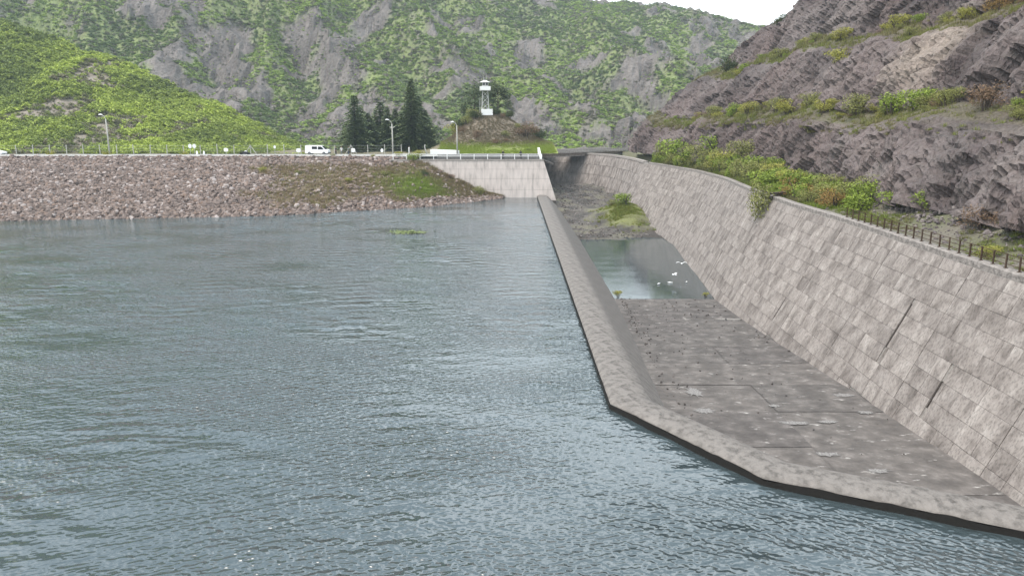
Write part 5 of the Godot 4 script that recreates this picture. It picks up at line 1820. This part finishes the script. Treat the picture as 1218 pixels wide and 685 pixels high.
func build_tower() -> void:
	var d := 187.0
	var o := Vector3(-6.3, mound_y(-6.3, d) - 0.2, -d)
	var t := thing("watchtower", "white lattice watchtower with railed cabin on top of the mound", "watchtower", o, 0.12)
	t.scale = Vector3(0.72, 0.84, 0.72)
	var mb := MB.new()
	mb.box(Vector3(0.5, 0.6, 0.6), Vector3(3.6, 1.7, 2.6))
	part("base_block", mb.mesh(), M.white, t)
	for sx in [-1.0, 1.0]:
		for sz in [-1.0, 1.0]:
			var leg := MB.new()
			leg.tube([Vector3(sx * 1.15, 1.0, sz * 1.1), Vector3(sx * 0.85, 6.4, sz * 0.85)], [0.085, 0.07], 5)
			part("leg", leg.mesh(), M.galv, t)
	for s in 3:
		for sz in [-1.0, 1.0]:
			var y0 := 1.4 + s * 1.65
			var w0 := 1.12 - s * 0.09
			for e in [-1.0, 1.0]:
				var br := MB.new()
				br.tube([Vector3(-w0 * e, y0, sz * w0), Vector3(w0 * e * 0.92, y0 + 1.6, sz * w0 * 0.95)], [0.04, 0.04], 4)
				part("brace", br.mesh(), M.galv, t)
			var hz := MB.new()
			hz.tube([Vector3(-w0, y0, sz * w0), Vector3(w0, y0, sz * w0)], [0.04, 0.04], 4)
			part("brace", hz.mesh(), M.galv, t)
	mb = MB.new()
	mb.box(Vector3(0, 6.5, 0), Vector3(3.3, 0.14, 3.3))
	part("platform", mb.mesh(), M.galv, t)
	for s in 4:
		var a := s * PI / 2
		mb = MB.new()
		mb.box(Vector3(0, 7.1, 1.62).rotated(Vector3.UP, a), Vector3(3.3, 1.05, 0.06), Basis(Vector3.UP, a))
		part("balustrade", mb.mesh(), M.white, t)
	mb = MB.new()
	mb.box(Vector3(0, 7.65, 0), Vector3(1.9, 2.1, 1.9))
	var cab := part("cabin", mb.mesh(), M.galv, t)
	for s in 4:
		var a := s * PI / 2
		for e in [-0.48, 0.48]:
			var w := MB.new()
			w.box(Vector3(e, 8.25, 0.957).rotated(Vector3.UP, a), Vector3(0.72, 0.7, 0.02), Basis(Vector3.UP, a))
			part("window", w.mesh(), M.glass, cab)
	mb = MB.new()
	mb.lathe(Vector3(0, 8.7, 0), Vector3.UP, [Vector2(0, 1.75), Vector2(0.12, 1.78), Vector2(0.55, 0.2), Vector2(0.6, 0.05)], 4)
	part("roof", mb.mesh(), M.white, t)
	for e in [-0.5, 0.5]:
		mb = MB.new()
		mb.tube([Vector3(e, 9.0, 0), Vector3(e, 11.4, 0)], [0.05, 0.03], 5)
		part("antenna", mb.mesh(), M.galv, t)
	mb = MB.new()
	for k in 12:
		mb.box(Vector3(-1.75, 0.6 + k * 0.32, 0.9), Vector3(0.5, 0.04, 0.05))
	for e in [-0.27, 0.27]:
		mb.box(Vector3(-1.75 + e, 2.2, 0.9), Vector3(0.06, 4.2, 0.06))
	part("ladder", mb.mesh(), M.galv, t)

# one continuous figure: tapered capsules joined by a smooth minimum, meshed as surface nets
func person(label: String, o: Vector3, turn: float, top: Color, legs: Color, swing: float) -> void:
	var skin := Color(0.34, 0.2, 0.14)
	var hair := Color(0.02, 0.016, 0.013)
	var bones := [
		[Vector3(0, 0.95, 0), Vector3(0, 1.18, 0), 0.135, 0.14, top], [Vector3(-0.1, 1.36, 0), Vector3(0.1, 1.36, 0), 0.115, 0.115, top], [Vector3(0, 1.15, 0), Vector3(0, 1.38, 0), 0.13, 0.13, top], [Vector3(0, 1.42, 0), Vector3(0, 1.54, 0.01), 0.055, 0.055, skin],
		[Vector3(0, 1.6, 0.03), Vector3(0, 1.67, 0.01), 0.085, 0.095, skin], [Vector3(0, 1.70, -0.01), Vector3(0, 1.66, -0.03), 0.098, 0.09, hair],
		[Vector3(-0.19, 1.40, 0), Vector3(-0.26, 1.13, -0.03), 0.058, 0.047, top], [Vector3(-0.26, 1.13, -0.03), Vector3(-0.25, 0.90, 0.08), 0.044, 0.034, skin], [Vector3(-0.25, 0.90, 0.08), Vector3(-0.24, 0.80, 0.11), 0.038, 0.03, skin],
		[Vector3(0.19, 1.40, 0), Vector3(0.26, 1.14, 0.02), 0.058, 0.047, top], [Vector3(0.26, 1.14, 0.02), Vector3(0.24, 0.92, 0.13), 0.044, 0.034, skin], [Vector3(0.24, 0.92, 0.13), Vector3(0.22, 0.83, 0.17), 0.038, 0.03, skin],
		[Vector3(-0.09, 0.92, 0), Vector3(-0.10, 0.5, swing * 0.3), 0.1, 0.07, legs], [Vector3(-0.10, 0.5, swing * 0.3), Vector3(-0.11, 0.09, swing * 0.35 - 0.03), 0.066, 0.045, legs], [Vector3(-0.11, 0.05, swing * 0.35 - 0.05), Vector3(-0.12, 0.04, swing * 0.35 + 0.15), 0.05, 0.04, hair],
		[Vector3(0.09, 0.92, 0), Vector3(0.10, 0.5, -swing * 0.12), 0.1, 0.07, legs], [Vector3(0.10, 0.5, -swing * 0.12), Vector3(0.11, 0.09, -swing * 0.3), 0.066, 0.045, legs], [Vector3(0.11, 0.05, -swing * 0.3), Vector3(0.12, 0.04, -swing * 0.3 + 0.19), 0.05, 0.04, hair]]
	var cell := 0.032
	var lo := Vector3(-0.38, -0.05, -0.26)
	var nx := 24
	var ny := 58
	var nz := 18
	var field := PackedFloat32Array()
	field.resize((nx + 1) * (ny + 1) * (nz + 1))
	field.fill(1.0)
	var sx := (ny + 1) * (nz + 1)
	var sy := nz + 1
	for b in bones:
		var a: Vector3 = b[0]
		var e: Vector3 = b[1]
		var rr: float = maxf(b[2], b[3]) + 0.07
		var mn := ((a.min(e) - Vector3.ONE * rr - lo) / cell).floor()
		var mx := ((a.max(e) + Vector3.ONE * rr - lo) / cell).ceil()
		var ab := e - a
		var l2 := ab.length_squared()
		for i in range(maxi(0, int(mn.x)), mini(nx, int(mx.x)) + 1):
			for j in range(maxi(0, int(mn.y)), mini(ny, int(mx.y)) + 1):
				for k in range(maxi(0, int(mn.z)), mini(nz, int(mx.z)) + 1):
					var p := lo + Vector3(i, j, k) * cell
					var t := clampf((p - a).dot(ab) / l2, 0, 1)
					var dd: float = (p - a - ab * t).length() - lerpf(b[2], b[3], t)
					var id := i * sx + j * sy + k
					var f := field[id]
					var h := maxf(0.03 - absf(f - dd), 0.0) / 0.03
					field[id] = minf(f, dd) - h * h * 0.0075
	var verts := {}
	var mb := MB.new()
	var vcol := {}
	for i in nx:
		for j in ny:
			for k in nz:
				var sum := Vector3.ZERO
				var cnt := 0
				var c := PackedFloat32Array()
				for q in 8:
					c.push_back(field[(i + (q & 1)) * sx + (j + ((q >> 1) & 1)) * sy + k + ((q >> 2) & 1)])
				for ed in [[0, 1], [2, 3], [4, 5], [6, 7], [0, 2], [1, 3], [4, 6], [5, 7], [0, 4], [1, 5], [2, 6], [3, 7]]:
					var fa := c[ed[0]]
					var fb := c[ed[1]]
					if (fa < 0.0) != (fb < 0.0):
						var t := fa / (fa - fb)
						var pa := Vector3(ed[0] & 1, (ed[0] >> 1) & 1, (ed[0] >> 2) & 1)
						var pb := Vector3(ed[1] & 1, (ed[1] >> 1) & 1, (ed[1] >> 2) & 1)
						sum += pa.lerp(pb, t)
						cnt += 1
				if cnt:
					var p := lo + (Vector3(i, j, k) + sum / cnt) * cell
					verts[i * sx + j * sy + k] = p
					var best := 9.0
					for b in bones:
						var a: Vector3 = b[0]
						var ab: Vector3 = b[1] - a
						var t := clampf((p - a).dot(ab) / ab.length_squared(), 0, 1)
						var dd: float = (p - a - ab * t).length() - lerpf(b[2], b[3], t)
						if dd < best:
							best = dd
							vcol[i * sx + j * sy + k] = b[4]
	for i in range(1, nx):
		for j in range(1, ny):
			for k in range(1, nz):
				var id := i * sx + j * sy + k
				var inside := field[id] < 0.0
				for ax in 3:
					var nid: int = id + [sx, sy, 1][ax]
					if inside == (field[nid] < 0.0):
						continue
					var u: int = [sy, 1, sx][ax]
					var w: int = [1, sx, sy][ax]
					var q := [id - u - w, id - w, id, id - u]
					if verts.has(q[0]) and verts.has(q[1]) and verts.has(q[2]) and verts.has(q[3]):
						mb.col = vcol[q[2]]
						if inside:
							mb.quad(verts[q[0]], verts[q[1]], verts[q[2]], verts[q[3]])
						else:
							mb.quad(verts[q[3]], verts[q[2]], verts[q[1]], verts[q[0]])
	var t2 := thing("person", label, "person", o, turn)
	part("figure", mb.mesh(true), M.paint, t2)

func build_small_things() -> void:
	# white gulls over and on the pool
	rng.seed = 1001
	var list := [[784.0, 338.0, 0.0], [797.0, 336.6, 0.0], [817.0, 336.0, 0.0], [803.0, 327.5, 0.9], [811.0, 314.0, 1.3]]
	var names := ["white gull floating on the pool, farthest from the leaning wall", "white gull floating on the pool between two others", "white gull floating on the pool nearest the leaning wall", "white gull flying low over the floating ones", "white gull gliding above the pool close to the wall"]
	for k in list.size():
		var r := towards(list[k][0], list[k][1])
		var y: float = -3.1 + list[k][2]
		var p := Vector3(0, 14.3, 0) + r * ((y - 14.3) / r.y)
		var fly: bool = list[k][2] > 0.0
		var o := thing("gull", names[k], "bird", p, rng.randf() * TAU, "white gulls at the pool")
		var mb := MB.new()
		var bx := Vector3(1, 0, 0)
		mb.lathe(Vector3(-0.26, 0.06, 0), bx, [Vector2(0, 0.01), Vector2(0.1, 0.06), Vector2(0.25, 0.1), Vector2(0.38, 0.075), Vector2(0.45, 0.045), Vector2(0.5, 0.055), Vector2(0.56, 0.04), Vector2(0.6, 0.008)], 8)
		part("body", mb.mesh(true), M.white, o)
		for s in [-1.0, 1.0]:
			mb = MB.new()
			if fly:
				mb.quad(Vector3(-0.08, 0.1, 0.05 * s), Vector3(0.12, 0.1, 0.05 * s), Vector3(0.14, 0.24, 0.34 * s), Vector3(-0.06, 0.23, 0.34 * s))
				mb.quad(Vector3(-0.06, 0.23, 0.34 * s), Vector3(0.14, 0.24, 0.34 * s), Vector3(0.0, 0.18, 0.66 * s), Vector3(-0.12, 0.17, 0.64 * s))
			else:
				mb.quad(Vector3(-0.3, 0.1, 0.03 * s), Vector3(-0.05, 0.05, 0.1 * s), Vector3(0.1, 0.1, 0.09 * s), Vector3(-0.02, 0.155, 0.05 * s))
			part("wing", mb.mesh(), M.white, o)
